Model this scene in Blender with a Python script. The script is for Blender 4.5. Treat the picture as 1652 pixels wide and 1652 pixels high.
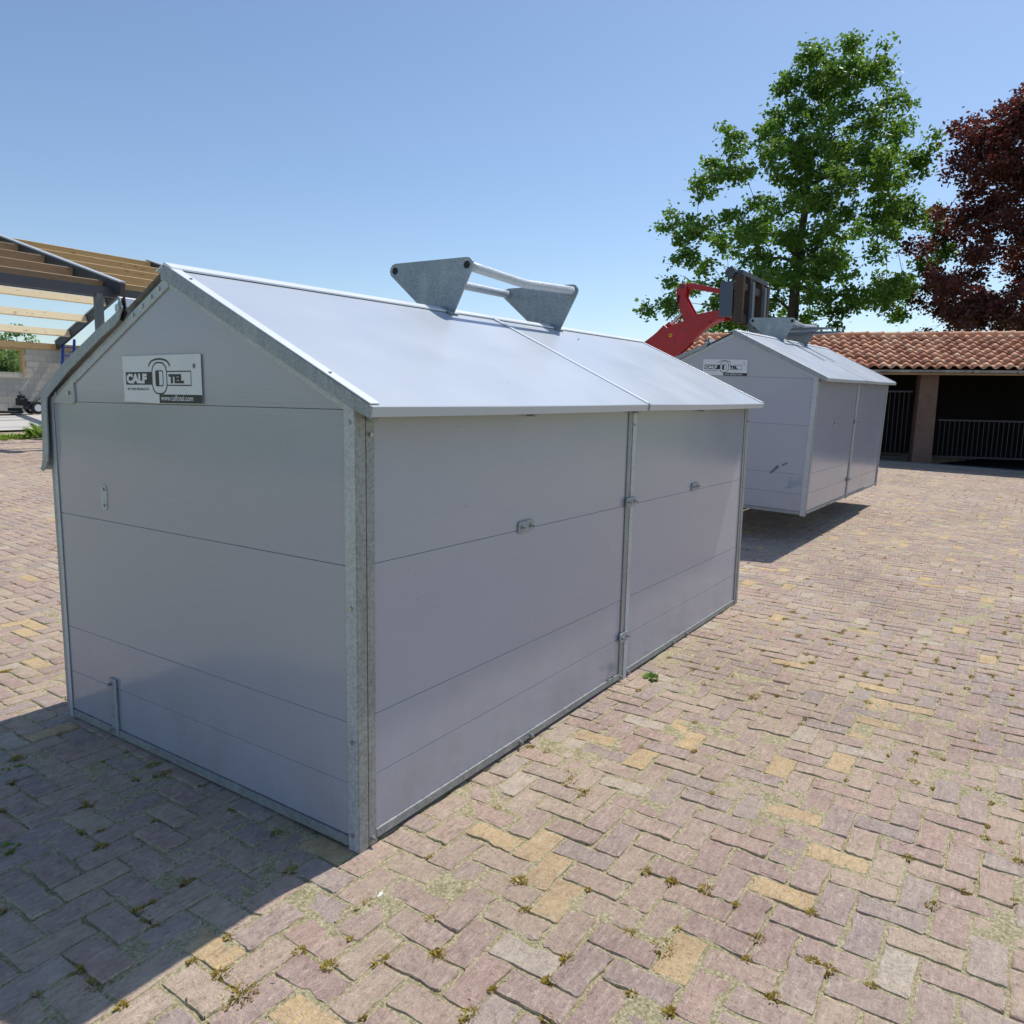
import bpy, math, random
import numpy as np
from mathutils import Vector, Matrix, Euler

for o in list(bpy.data.objects):
    bpy.data.objects.remove(o, do_unlink=True)
sc = bpy.context.scene
COL = sc.collection
R = math.radians

# ------------------------------------------------------------------ camera
CAM = np.array([-1.78512, -1.81358, 1.6])
FW = np.array([0.82403513, 0.54872484, -0.14095088])
RT = np.array([0.55646085, -0.83064512, 0.01949392])
UP = np.array([0.10638336, 0.09449732, 0.98982465])
FPX = 1220.25
cd = bpy.data.cameras.new('camera')
cam = bpy.data.objects.new('camera', cd)
COL.objects.link(cam)
cd.sensor_fit = 'HORIZONTAL'
cd.sensor_width = 36.0
cd.lens = FPX / 1652 * 36.0
cd.clip_start = 0.05
cd.clip_end = 3000
cam.matrix_world = Matrix(((RT[0], UP[0], -FW[0], CAM[0]), (RT[1], UP[1], -FW[1], CAM[1]),
                           (RT[2], UP[2], -FW[2], CAM[2]), (0, 0, 0, 1)))
sc.camera = cam

# ------------------------------------------------------------------ world, sun, exposure
SUN_EL, SUN_AZ = R(58), R(-8)          # direction towards the sun, angle from +X
world = bpy.data.worlds.new('World')
sc.world = world
world.use_nodes = True
wn = world.node_tree
for n in list(wn.nodes):
    wn.nodes.remove(n)
wo = wn.nodes.new('ShaderNodeOutputWorld')
wb = wn.nodes.new('ShaderNodeBackground')
ws = wn.nodes.new('ShaderNodeTexSky')
ws.sky_type = 'NISHITA'
ws.sun_disc = False
ws.sun_elevation = SUN_EL
ws.sun_rotation = R(90) - SUN_AZ
ws.altitude = 0
ws.air_density = 1.0
ws.dust_density = 0.45
ws.ozone_density = 3.2
wb.inputs['Strength'].default_value = 0.136
wn.links.new(ws.outputs[0], wb.inputs[0])
wn.links.new(wb.outputs[0], wo.inputs[0])
sl = bpy.data.lights.new('sun', 'SUN')
sl.energy = 4.2
sl.angle = R(0.53)
sl.color = (1.0, 0.95, 0.88)
so = bpy.data.objects.new('sun', sl)
COL.objects.link(so)
sdir = Vector((math.cos(SUN_EL) * math.cos(SUN_AZ), math.cos(SUN_EL) * math.sin(SUN_AZ), math.sin(SUN_EL)))
so.rotation_euler = sdir.to_track_quat('Z', 'Y').to_euler()
so.location = (30, -10, 60)
sc.render.engine = 'CYCLES'
sc.view_settings.view_transform = 'Standard'
sc.view_settings.look = 'None'
sc.view_settings.gamma = 1.0
sc.view_settings.exposure = 0.0
sc.view_settings.use_curve_mapping = False

rng = np.random.default_rng(7)
rnd = random.Random(11)

# ------------------------------------------------------------------ helpers
def lin(r, g, b):
    f = lambda c: (c / 255) / 12.92 if c / 255 <= .04045 else ((c / 255 + .055) / 1.055) ** 2.4
    return (f(r), f(g), f(b), 1)

class N:
    """tiny node helper"""
    def __init__(s, name):
        s.m = bpy.data.materials.new(name); s.m.use_nodes = True
        s.t = s.m.node_tree; s.t.nodes.clear()
        s.out = s.t.nodes.new('ShaderNodeOutputMaterial')
        s.b = s.t.nodes.new('ShaderNodeBsdfPrincipled')
        s.t.links.new(s.b.outputs[0], s.out.inputs[0])
    def n(s, typ, **kw):
        x = s.t.nodes.new(typ)
        for k, v in kw.items():
            setattr(x, k, v)
        return x
    def l(s, a, b):
        s.t.links.new(a, b)
    def coord(s, which='Object', scale=None, rot=None):
        c = s.n('ShaderNodeTexCoord').outputs[which]
        if scale is None and rot is None:
            return c
        m = s.n('ShaderNodeMapping')
        if scale is not None: m.inputs['Scale'].default_value = scale
        if rot is not None: m.inputs['Rotation'].default_value = rot
        s.l(c, m.inputs[0]); return m.outputs[0]
    def pos(s, scale=(1, 1, 1)):
        g = s.n('ShaderNodeNewGeometry').outputs['Position']
        m = s.n('ShaderNodeMapping'); m.inputs['Scale'].default_value = scale
        s.l(g, m.inputs[0]); return m.outputs[0]
    def noise(s, v, scale, detail=3, rough=.55, out=0):
        x = s.n('ShaderNodeTexNoise'); x.inputs['Scale'].default_value = scale
        x.inputs['Detail'].default_value = detail; x.inputs['Roughness'].default_value = rough
        s.l(v, x.inputs['Vector']); return x.outputs[out]
    def voro(s, v, scale, out='Color', feature='F1'):
        x = s.n('ShaderNodeTexVoronoi', feature=feature); x.inputs['Scale'].default_value = scale
        s.l(v, x.inputs['Vector']); return x.outputs[out]
    def ramp(s, fac, stops, interp='LINEAR'):
        x = s.n('ShaderNodeValToRGB'); e = x.color_ramp.elements
        x.color_ramp.interpolation = interp
        while len(e) < len(stops): e.new(.5)
        for i, (p, c) in enumerate(stops):
            e[i].position = p
            e[i].color = c if isinstance(c, tuple) and len(c) == 4 else ((c, c, c, 1))
        s.l(fac, x.inputs[0]); return x.outputs[0]
    def mix(s, fac, a, b, blend='MIX'):
        x = s.n('ShaderNodeMix', data_type='RGBA', blend_type=blend)
        for v, i in ((fac, 0), (a, 6), (b, 7)):
            if isinstance(v, (int, float)): x.inputs[i].default_value = v
            elif isinstance(v, tuple): x.inputs[i].default_value = v
            else: s.l(v, x.inputs[i])
        return x.outputs[2]
    def math(s, op, a, b=0.0, c=None):
        x = s.n('ShaderNodeMath', operation=op)
        for i, v in enumerate((a, b) if c is None else (a, b, c)):
            if isinstance(v, (int, float)): x.inputs[i].default_value = v
            else: s.l(v, x.inputs[i])
        return x.outputs[0]
    def bump(s, h, strength=.3, dist=.01):
        x = s.n('ShaderNodeBump'); x.inputs['Strength'].default_value = strength
        x.inputs['Distance'].default_value = dist
        s.l(h, x.inputs['Height']); s.l(x.outputs[0], s.b.inputs['Normal'])
    def set(s, col=None, rough=None, metal=None, spec=None):
        for k, v in (('Base Color', col), ('Roughness', rough), ('Metallic', metal), ('Specular IOR Level', spec)):
            if v is None: continue
            if isinstance(v, (int, float, tuple)): s.b.inputs[k].default_value = v
            else: s.l(v, s.b.inputs[k])
        return s

class MB:
    """collects faces; build() links them as one mesh object"""
    def __init__(s):
        s.v = []; s.f = []
    def add(s, vs, fs):
        b = len(s.v)
        s.v += [tuple(map(float, p)) for p in vs]
        s.f += [tuple(i + b for i in f) for f in fs]
        return s
    def box(s, x0, x1, y0, y1, z0, z1):
        v = [(x0, y0, z0), (x1, y0, z0), (x1, y1, z0), (x0, y1, z0), (x0, y0, z1), (x1, y0, z1), (x1, y1, z1), (x0, y1, z1)]
        return s.add(v, [(0, 3, 2, 1), (4, 5, 6, 7), (0, 1, 5, 4), (1, 2, 6, 5), (2, 3, 7, 6), (3, 0, 4, 7)])
    def prism(s, pts, axis, lo, hi):
        """pts: 2d polygon in the two other axes (order x,y,z), extruded lo..hi along axis"""
        def P(a, b, c):
            return (c, a, b) if axis == 0 else ((a, c, b) if axis == 1 else (a, b, c))
        n = len(pts)
        v = [P(a, b, lo) for a, b in pts] + [P(a, b, hi) for a, b in pts]
        f = [tuple(range(n))[::-1], tuple(range(n, 2 * n))] + [(i, (i + 1) % n, n + (i + 1) % n, n + i) for i in range(n)]
        return s.add(v, f)
    def tube(s, pts, r, n=10, cap=True):
        pts = [Vector(p) for p in pts]
        rs = r if isinstance(r, (list, tuple)) else [r] * len(pts)
        rings = []; up = None
        for i, p in enumerate(pts):
            d = (pts[min(i + 1, len(pts) - 1)] - pts[max(i - 1, 0)]).normalized()
            if up is None:
                up = Vector((0, 0, 1)) if abs(d.z) < .9 else Vector((1, 0, 0))
            a = d.cross(up).normalized(); b = a.cross(d).normalized(); up = b
            rings.append([p + (a * math.cos(2 * math.pi * k / n) + b * math.sin(2 * math.pi * k / n)) * rs[i] for k in range(n)])
        v = [q for rg in rings for q in rg]; f = []
        for i in range(len(pts) - 1):
            for k in range(n):
                f.append((i * n + k, i * n + (k + 1) % n, (i + 1) * n + (k + 1) % n, (i + 1) * n + k))
        if cap:
            f.append(tuple(range(n))[::-1]); f.append(tuple(range((len(pts) - 1) * n, len(pts) * n)))
        return s.add(v, f)
    def bar(s, a, b, w, h, up=(0, 0, 1)):
        """rectangular bar from a to b, w across, h along up"""
        a = Vector(a); b = Vector(b); d = (b - a).normalized(); u = Vector(up)
        sx = d.cross(u).normalized() * w / 2; uz = sx.cross(d).normalized() * h / 2
        v = [a - sx - uz, a + sx - uz, a + sx + uz, a - sx + uz, b - sx - uz, b + sx - uz, b + sx + uz, b - sx + uz]
        return s.add(v, [(0, 3, 2, 1), (4, 5, 6, 7), (0, 1, 5, 4), (1, 2, 6, 5), (2, 3, 7, 6), (3, 0, 4, 7)])
    def mesh(s, name, mat, smooth=False):
        me = bpy.data.meshes.new(name); me.from_pydata(s.v, [], s.f)
        import bmesh
        bm = bmesh.new(); bm.from_mesh(me)
        bmesh.ops.recalc_face_normals(bm, faces=bm.faces); bm.to_mesh(me); bm.free()
        if smooth:
            me.polygons.foreach_set('use_smooth', [True] * len(me.polygons))
        if mat: me.materials.append(mat)
        return me
    def build(s, name, mat, parent=None, bevel=0, smooth=False, seg=2):
        o = bpy.data.objects.new(name, s.mesh(name, mat, smooth)); COL.objects.link(o)
        if parent: o.parent = parent
        if bevel:
            m = o.modifiers.new('bevel', 'BEVEL'); m.width = bevel; m.segments = seg
            m.limit_method = 'ANGLE'; m.angle_limit = R(40)
        return o

def np_mesh(name, verts, faces_flat, face_n, mat, attrs=None):
    """big mesh from numpy: faces_flat index list, face_n loop count per face (int or array)"""
    me = bpy.data.meshes.new(name)
    verts = np.asarray(verts, np.float32); ff = np.asarray(faces_flat, np.int32).ravel()
    nf = len(ff) // face_n if isinstance(face_n, int) else len(face_n)
    tot = np.full(nf, face_n, np.int32) if isinstance(face_n, int) else np.asarray(face_n, np.int32)
    me.vertices.add(len(verts)); me.vertices.foreach_set('co', verts.ravel())
    me.loops.add(len(ff)); me.loops.foreach_set('vertex_index', ff)
    me.polygons.add(nf)
    st = np.concatenate([[0], np.cumsum(tot)[:-1]]).astype(np.int32)
    me.polygons.foreach_set('loop_start', st); me.polygons.foreach_set('loop_total', tot)
    for k, (dom, arr) in (attrs or {}).items():
        a = me.attributes.new(k, 'FLOAT', dom); a.data.foreach_set('value', np.asarray(arr, np.float32))
    me.update(calc_edges=True); me.validate()
    if mat: me.materials.append(mat)
    return me
def link(name, me, parent=None):
    o = bpy.data.objects.new(name, me); COL.objects.link(o)
    if parent: o.parent = parent
    return o
def empty(name, loc=(0, 0, 0)):
    o = bpy.data.objects.new(name, None); COL.objects.link(o); o.location = loc
    o.empty_display_size = .2
    return o
def tag(o, label=None, cat=None, group=None, kind=None):
    if label: o['label'] = label
    if cat: o['category'] = cat
    if group: o['group'] = group
    if kind: o['kind'] = kind
    return o
def copy_tree(o, parent=None):
    c = o.copy(); COL.objects.link(c); c.parent = parent
    for ch in list(o.children):
        copy_tree(ch, c)
    return c

def gz(x, y):
    """height of the yard: level round the near hutch, rising gently to the shed and the barn"""
    sp = lambda t, w: w * np.log1p(np.exp(np.clip(t / w, -50, 50)))
    a = np.minimum(sp(np.asarray(x, float) - 4.5, 1.5), 22); b = np.minimum(sp(np.asarray(y, float) - 4, 1.5), 27)
    return .018 * a * np.clip(1 + .17 * (np.asarray(y, float) - 1), 0, 1) + .0385 * b

# ------------------------------------------------------------------ materials
def m_panel(name, base, dirt=.5, rough=.14):
    m = N(name)
    p = m.coord('Object')
    big = m.noise(m.coord('Object', (1, 1, .5)), .9, 3)
    c = m.mix(m.ramp(big, [(.4, 0.0), (.75, .22 * dirt)]), base, lin(158, 156, 156))
    streak = m.noise(m.coord('Object', (3, 3, 90)), 2.0, 3)
    c = m.mix(m.math('MULTIPLY', m.ramp(streak, [(.4, 0.0), (.75, 1.0)]), .10 * dirt), c, lin(232, 234, 238))
    spk = m.noise(p, 55, 2, .5)
    c = m.mix(m.math('MULTIPLY', m.ramp(spk, [(.755, 0.0), (.775, 1.0)]), .6 * dirt), c, lin(70, 68, 66))
    scr = m.noise(m.coord('Object', (55, 55, 9), (.35, .35, .2)), 1.0, 2, .4)
    c = m.mix(m.math('MULTIPLY', m.ramp(scr, [(.81, 0.0), (.84, 1.0)]), .3 * dirt), c, lin(210, 210, 210))
    sz = m.n('ShaderNodeSeparateXYZ'); m.l(p, sz.inputs[0])
    lowm = m.ramp(m.math('ADD', sz.outputs[2], m.math('MULTIPLY', m.math('SUBTRACT', m.noise(p, 2.3, 4), .5), .7)), [(.05, 1.0), (.55, 0.0)])
    spl = m.math('MULTIPLY', m.ramp(m.noise(p, 95, 2, .5), [(.70, 0.0), (.73, 1.0)]), lowm)
    c = m.mix(m.math('MULTIPLY', spl, .75 * dirt), c, lin(222, 218, 206))
    film = m.math('MULTIPLY', m.ramp(m.noise(m.coord('Object', (2, 2, 1)), 3.0, 5, .65), [(.36, 0.0), (.70, .6)]), lowm)
    c = m.mix(m.math('MULTIPLY', film, dirt), c, lin(140, 132, 118))
    m.set(c, m.ramp(m.noise(p, 2, 3), [(.3, rough - .03), (.75, rough + .07)]), 0, .5)
    weave = m.n('ShaderNodeTexWave', wave_type='BANDS', bands_direction='Z'); weave.inputs['Scale'].default_value = 20
    weave.inputs['Distortion'].default_value = .8
    m.l(p, weave.inputs[0])
    h = m.math('ADD', m.math('MULTIPLY', weave.outputs[1], .02), m.math('MULTIPLY', m.noise(p, 1.1, 1), 1.6))
    m.bump(h, .38, .006)
    return m.m
M_panel = m_panel('panel_plastic', lin(167, 170, 183))
M_roofp = m_panel('roof_plastic', lin(184, 192, 202), .3, .30)

def m_galv(name, a, b, rough=.42, metal=.5, scale=110):
    m = N(name); p = m.coord('Object')
    v = m.voro(p, scale)
    sep = m.n('ShaderNodeSeparateColor'); m.l(v, sep.inputs[0])
    k = m.math('MULTIPLY', m.math('ADD', sep.outputs[0], m.noise(p, 7, 5)), .5)
    c = m.mix(m.ramp(k, [(.25, 0.0), (.75, 1.0)]), a, b)
    c = m.mix(m.ramp(m.noise(p, 70, 4), [(.64, 0.0), (.74, .42)]), c, lin(112, 108, 102))
    c = m.mix(m.ramp(m.noise(m.coord('Object', (1, 1, .3)), 9, 4), [(.55, 0.0), (.8, .4)]), c, lin(212, 212, 208))
    m.set(c, m.ramp(k, [(.2, rough - .1), (.8, rough + .15)]), metal, .5)
    m.bump(m.noise(p, 60, 3), .12, .003)
    return m.m
M_galv = m_galv('galvanised_steel', lin(166, 173, 181), lin(192, 198, 204), .45, .2)
M_galvd = m_galv('dull_galvanised_steel', lin(134, 142, 150), lin(166, 173, 180), .5, .25)
M_galvp = m_galv('weathered_galvanised_steel', lin(130, 134, 134), lin(160, 164, 163), .5, .2)
M_trim = m_panel('roof_trim_plastic', lin(226, 230, 235), .25, .3)
M_bolt = N('zinc_bolt').set(lin(178, 178, 174), .35, .8).m
M_black = N('black_rubber').set(lin(22, 22, 24), .6).m
M_joint = N('joint_grey').set(lin(92, 94, 100), .8).m
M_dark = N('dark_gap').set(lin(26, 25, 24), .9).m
M_stw = N('sticker_white'); M_stw.set(M_stw.mix(M_stw.noise(M_stw.coord('Object'), 12, 4), lin(226, 229, 236), lin(208, 211, 218)), .4); M_stw = M_stw.m
M_stk = N('sticker_black').set(lin(24, 27, 36), .45).m
M_teal = N('teal_paint').set(lin(120, 190, 200), .5).m

PAL = [(.0, lin(184, 164, 158)), (.12, lin(174, 158, 156)), (.24, lin(192, 170, 158)), (.34, lin(178, 154, 150)),
       (.45, lin(194, 176, 160)), (.56, lin(170, 160, 160)), (.66, lin(188, 162, 154)), (.76, lin(198, 182, 164)),
       (.86, lin(182, 174, 168)), (.925, lin(220, 194, 140)), (.965, lin(204, 198, 184))]
def m_brick(name, src):
    m = N(name)
    if src == 'object':
        r = m.n('ShaderNodeObjectInfo').outputs['Random']
    else:
        r = m.n('ShaderNodeAttribute', attribute_name='tint').outputs['Fac']
    edge = m.n('ShaderNodeAttribute', attribute_name='rim').outputs['Fac']
    pal = m.ramp(r, [(p, (c[0] * .97, c[1] * .915, c[2] * .885) + (1,)) for p, c in PAL], 'CONSTANT')
    p = m.pos()
    c = m.mix(m.ramp(m.noise(p, 14, 5, .65), [(.3, 0.0), (.75, 1.0)]), m.mix(.40, pal, lin(126, 102, 94)), m.mix(.22, pal, lin(222, 204, 176)))
    c = m.mix(m.ramp(m.noise(p, 75, 5, .75), [(.50, 0.0), (.70, .55)]), c, lin(116, 96, 90))
    c = m.mix(m.ramp(m.noise(p, 38, 5, .75), [(.56, 0.0), (.72, .6)]), c, lin(214, 198, 174))
    c = m.mix(m.ramp(m.noise(m.pos((1.0, 1.0, 1)), 1.3, 4), [(.42, .04), (.74, .38)]), c, lin(206, 188, 160))
    c = m.mix(m.ramp(m.noise(p, .55, 5, .6), [(.50, 0.0), (.68, .35)]), c, lin(128, 112, 100))
    st1 = m.noise(m.pos((14, 62, 14)), 1.0, 4, .7)
    c = m.mix(m.ramp(st1, [(.52, 0.0), (.70, .5)]), c, lin(214, 196, 178))
    c = m.mix(m.ramp(st1, [(.28, .5), (.42, 0.0)]), c, lin(120, 98, 94))
    sand = m.math('ADD', m.math('MULTIPLY', edge, .34), m.noise(p, 24, 5, .7))
    sand = m.math('ADD', sand, m.math('MULTIPLY', m.math('SUBTRACT', m.noise(p, 3.1, 3), .5), .55))
    sf = m.ramp(sand, [(.74, 0.0), (.90, .85)])
    scol = m.mix(m.ramp(m.noise(p, 85, 4, .8), [(.34, 0.0), (.66, 1.0)]), lin(150, 138, 102), lin(222, 210, 178))
    c = m.mix(sf, c, scol)
    m.set(c, .9, 0, .2)
    h = m.math('ADD', m.math('MULTIPLY', m.noise(p, 45, 5, .7), 1.0), m.math('MULTIPLY', m.noise(p, 260, 3), .5))
    h = m.math('ADD', h, m.math('MULTIPLY', st1, 1.3))
    crk = m.math('MULTIPLY', m.ramp(m.noise(m.pos((1, 1, 1)), 55, 6, .8), [(.30, 0.0), (.42, 1.0)]), .35)
    m.bump(m.math('ADD', h, crk), .8, .009)
    return m.m
M_brick1 = m_brick('paving_brick', 'object')
M_brick2 = m_brick('paving_brick_far', 'attr')
def m_sand():
    m = N('joint_sand'); p = m.pos()
    c = m.mix(m.ramp(m.noise(p, 85, 4, .8), [(.34, 0.0), (.66, 1.0)]), lin(138, 128, 92), lin(224, 212, 178))
    c = m.mix(m.ramp(m.noise(p, 9, 5, .7), [(.5, 0.0), (.7, .55)]), c, lin(132, 130, 76))
    c = m.mix(m.ramp(m.noise(p, 60, 4, .7), [(.58, 0.0), (.7, .6)]), c, lin(104, 90, 70))
    m.set(c, .95, 0, .1)
    m.bump(m.math('ADD', m.noise(p, 110, 4, .8), m.noise(p, 30, 4)), 1.0, .010)
    return m.m
M_sand = m_sand()
def m_ground():
    m = N('grass_field'); p = m.pos()
    c = m.mix(m.noise(p, 1.1, 6, .7), lin(74, 104, 44), lin(120, 150, 64))
    c = m.mix(m.noise(p, 14, 4, .7), c, lin(96, 120, 52)); m.set(c, .95, 0, .1); m.bump(m.noise(p, 20, 5), .8, .05); return m.m
M_ground = m_ground()
def m_conc(name, a, b):
    m = N(name); p = m.pos()
    c = m.mix(m.noise(p, 2.5, 6, .65), a, b); c = m.mix(m.ramp(m.noise(p, 40, 3), [(.6, 0.0), (.7, .3)]), c, lin(120, 116, 108))
    m.set(c, .9, 0, .2); m.bump(m.noise(p, 90, 3), .3, .004); return m.m
M_conc = m_conc('concrete', lin(176, 172, 164), lin(206, 202, 194))
M_kerb = m_conc('kerb_concrete_shaded', lin(120, 116, 110), lin(152, 148, 140))  # darker than the slab concrete: eave shadow put into the colour
def m_rand(name, cols, rough=.85, bumpS=40, dist=.004, spot=None):
    """colour by object random, mottled"""
    m = N(name); p = m.pos()
    r = m.n('ShaderNodeObjectInfo').outputs['Random']
    k = len(cols)
    c = m.ramp(r, [(i / k, cc) for i, cc in enumerate(cols)])
    c = m.mix(m.ramp(m.noise(p, 11, 5, .65), [(.35, 0.0), (.8, .5)]), c, spot or lin(90, 78, 70))
    m.set(c, rough, 0, .3); m.bump(m.noise(p, bumpS, 4), .4, dist); return m.m
M_tile = m_rand('roof_tile_clay', [lin(234, 162, 122), lin(242, 180, 140), lin(214, 140, 104), lin(246, 194, 156), lin(230, 160, 124), lin(194, 128, 98)], .8, 60, .003, lin(150, 110, 92))
M_block = m_rand('sand_lime_block', [lin(208, 203, 194), lin(214, 209, 200), lin(202, 197, 188)], .9, 70, .003, lin(190, 184, 174))
def m_wood(name, a, b):
    m = N(name)
    g = m.noise(m.coord('Object', (.6, 9, 9)), 6, 5, .6)
    c = m.mix(g, a, b)
    c = m.mix(m.ramp(m.noise(m.coord('Object', (2, 6, 6)), 2.5, 3), [(.62, 0.0), (.7, .6)]), c, lin(120, 78, 44))
    m.set(c, .75, 0, .3); m.bump(g, .25, .004); return m.m
M_wood = m_wood('new_timber_sunlit', lin(226, 204, 164), lin(244, 230, 198))  # cream for the far purlins: sun on their faces put into the colour
M_woodb = m_wood('brown_timber', lin(182, 148, 104), lin(214, 184, 138))
M_woodg = m_wood('weathered_timber', lin(140, 116, 94), lin(176, 150, 122))
M_steel = N('grey_steel_paint').set(lin(104, 110, 116), .5, .3).m
M_steeld = N('dark_steel').set(lin(76, 79, 87), .5, .4).m
M_barn = N('gate_steel').set(lin(54, 54, 60), .5, .3).m
def m_brickwall(name, c1, c2, mort, scale=1.0, spot=lin(150, 132, 120)):
    m = N(name)
    t = m.n('ShaderNodeTexBrick'); t.inputs['Scale'].default_value = scale
    t.inputs['Color1'].default_value = c1; t.inputs['Color2'].default_value = c2; t.inputs['Mortar'].default_value = mort
    t.inputs['Brick Width'].default_value = .21; t.inputs['Row Height'].default_value = .065; t.inputs['Mortar Size'].default_value = .01
    cx = m.coord('Object'); sp = m.n('ShaderNodeSeparateXYZ'); m.l(cx, sp.inputs[0])
    cb = m.n('ShaderNodeCombineXYZ'); m.l(m.math('ADD', sp.outputs[0], sp.outputs[1]), cb.inputs[0]); m.l(sp.outputs[2], cb.inputs[1])
    m.l(cb.outputs[0], t.inputs[0])
    c = m.mix(m.ramp(m.noise(cx, 5, 5), [(.4, 0.0), (.75, .6)]), t.outputs[0], spot)
    m.set(c, .9, 0, .2); m.bump(t.outputs[1], -.5, .008); return m.m
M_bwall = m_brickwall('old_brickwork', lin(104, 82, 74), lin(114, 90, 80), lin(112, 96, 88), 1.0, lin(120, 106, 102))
M_shadebrick = m_brickwall('shaded_brickwork', lin(30, 27, 30), lin(35, 31, 33), lin(34, 32, 34), 1.0, lin(28, 26, 29))  # near-black brick: the shade inside the shed is put into the colour
M_red = N('red_paint'); M_red.set(M_red.mix(M_red.noise(M_red.coord('Object'), 6, 4), lin(192, 34, 40), lin(168, 30, 36)), .35, 0, .5); M_red = M_red.m
M_chrome = N('cylinder_rod').set(lin(200, 202, 205), .15, 1).m
M_yellow = N('yellow_sticker').set(lin(214, 176, 40), .5).m
M_rust = m_wood('rusty_steel', lin(56, 46, 44), lin(92, 74, 64))
M_coup = N('slate_grey_paint').set(lin(78, 88, 104), .45, .2).m
M_blue = N('blue_paint').set(lin(26, 58, 140), .45).m
M_zinc = m_galv('zinc_gutter', lin(120, 124, 128), lin(160, 164, 168), .45, .4, 6)
def m_leaf(name, a, b, trans, tint):
    m = N(name)
    r = m.n('ShaderNodeAttribute', attribute_name='tint').outputs['Fac']
    c = m.mix(r, a, b); m.set(c, .5, 0, .4)
    tr = m.n('ShaderNodeBsdfTranslucent'); m.l(m.mix(.5, c, tint), tr.inputs[0])
    mx = m.n('ShaderNodeMixShader'); mx.inputs[0].default_value = trans
    m.l(m.b.outputs[0], mx.inputs[1]); m.l(tr.outputs[0], mx.inputs[2]); m.l(mx.outputs[0], m.out.inputs[0])
    return m.m
M_oak = m_leaf('oak_leaf', lin(56, 88, 40), lin(104, 140, 62), .42, lin(150, 190, 60))
M_beech = m_leaf('copper_beech_leaf', lin(58, 34, 38), lin(116, 70, 66), .32, lin(160, 76, 60))
M_willow = m_leaf('willow_leaf', lin(86, 112, 62), lin(140, 164, 104), .3, lin(170, 196, 110))
M_weed = m_leaf('weed_leaf', lin(84, 122, 40), lin(128, 160, 60), .3, lin(170, 200, 70))
M_moss = m_leaf('moss', lin(140, 112, 40), lin(176, 160, 66), .2, lin(200, 180, 80))
def m_bark():
    m = N('bark'); p = m.coord('Object', (6, 6, 1.2))
    m.set(m.mix(m.noise(p, 3, 5), lin(58, 50, 44), lin(104, 94, 84)), .95, 0, .1); m.bump(m.noise(p, 6, 5), .8, .03); return m.m
M_bark = m_bark()

# ------------------------------------------------------------------ ground
ax = np.unique(np.concatenate([np.linspace(-900, -30, 14), np.linspace(-30, 60, 91), np.linspace(60, 1500, 20)]))
ay = np.unique(np.concatenate([np.linspace(-900, -30, 14), np.linspace(-30, 60, 91), np.linspace(60, 1500, 20)]))
X, Y = np.meshgrid(ax, ay, indexing='ij')
V = np.stack([X, Y, gz(X, Y) - .05], -1).reshape(-1, 3)
ny = len(ay); I = np.arange(len(ax) - 1)[:, None] * ny + np.arange(ny - 1)[None]
F = np.stack([I, I + ny, I + ny + 1, I + 1], -1).reshape(-1, 4)
tag(link('ground', np_mesh('ground', V, F, 4, M_ground)), kind='structure')

S0 = np.array([20.29, 1.06]); ST = np.array([.309, -.951]); SN = np.array([-.951, -.309])   # shed front line
def sand_sheet(name, x0, x1, y0, y1, step, dz, mat):
    ax = np.arange(x0, x1 + step * .5, step); ay = np.arange(y0, y1 + step * .5, step)
    X, Y = np.meshgrid(ax, ay, indexing='ij')
    V = np.stack([X, Y, gz(X, Y) + dz], -1).reshape(-1, 3)
    ny = len(ay); I = np.arange(len(ax) - 1)[:, None] * ny + np.arange(ny - 1)[None]
    F = np.stack([I, I + ny, I + ny + 1, I + 1], -1).reshape(-1, 4)
    return link(name, np_mesh(name, V, F, 4, mat))
def sand_bed():
    ax = np.unique(np.round(np.concatenate([np.arange(-8, 26.1, .5), np.arange(-1.5, 5.0, .035)]), 4))
    ay = np.unique(np.round(np.concatenate([np.arange(-16, 17.51, .5), np.arange(-4.0, 3.4, .035)]), 4))
    X, Y = np.meshgrid(ax, ay, indexing='ij')
    r = np.random.default_rng(77)
    n = r.normal(0, 1, X.shape); n = (n + np.roll(n, 1, 0) + np.roll(n, 1, 1) + np.roll(n, (1, 1), (0, 1))) / 2
    n += 1.2 * np.sin(X * 5.1 + 2 * np.sin(Y * 3.3)) * np.sin(Y * 4.3 + 1.5 * np.sin(X * 2.9)) 
    Z = gz(X, Y) - .0036 + np.clip(n * .0022, -.008, .0042)
    V = np.stack([X, Y, Z], -1).reshape(-1, 3)
    ny = len(ay); I = np.arange(len(ax) - 1)[:, None] * ny + np.arange(ny - 1)[None]
    return link('brick_paving', np_mesh('brick_paving', V, np.stack([I, I + ny, I + ny + 1, I + 1], -1).reshape(-1, 4), 4, M_sand))
paving = tag(sand_bed(), kind='structure')
tag(sand_sheet('sand_verge', -8, 26, 17.5, 20.0, .5, -.010, M_sand), kind='structure')
tag(sand_sheet('concrete_slab', 0, 30, 19.6, 26.5, .5, .045, M_conc), kind='structure')

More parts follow.
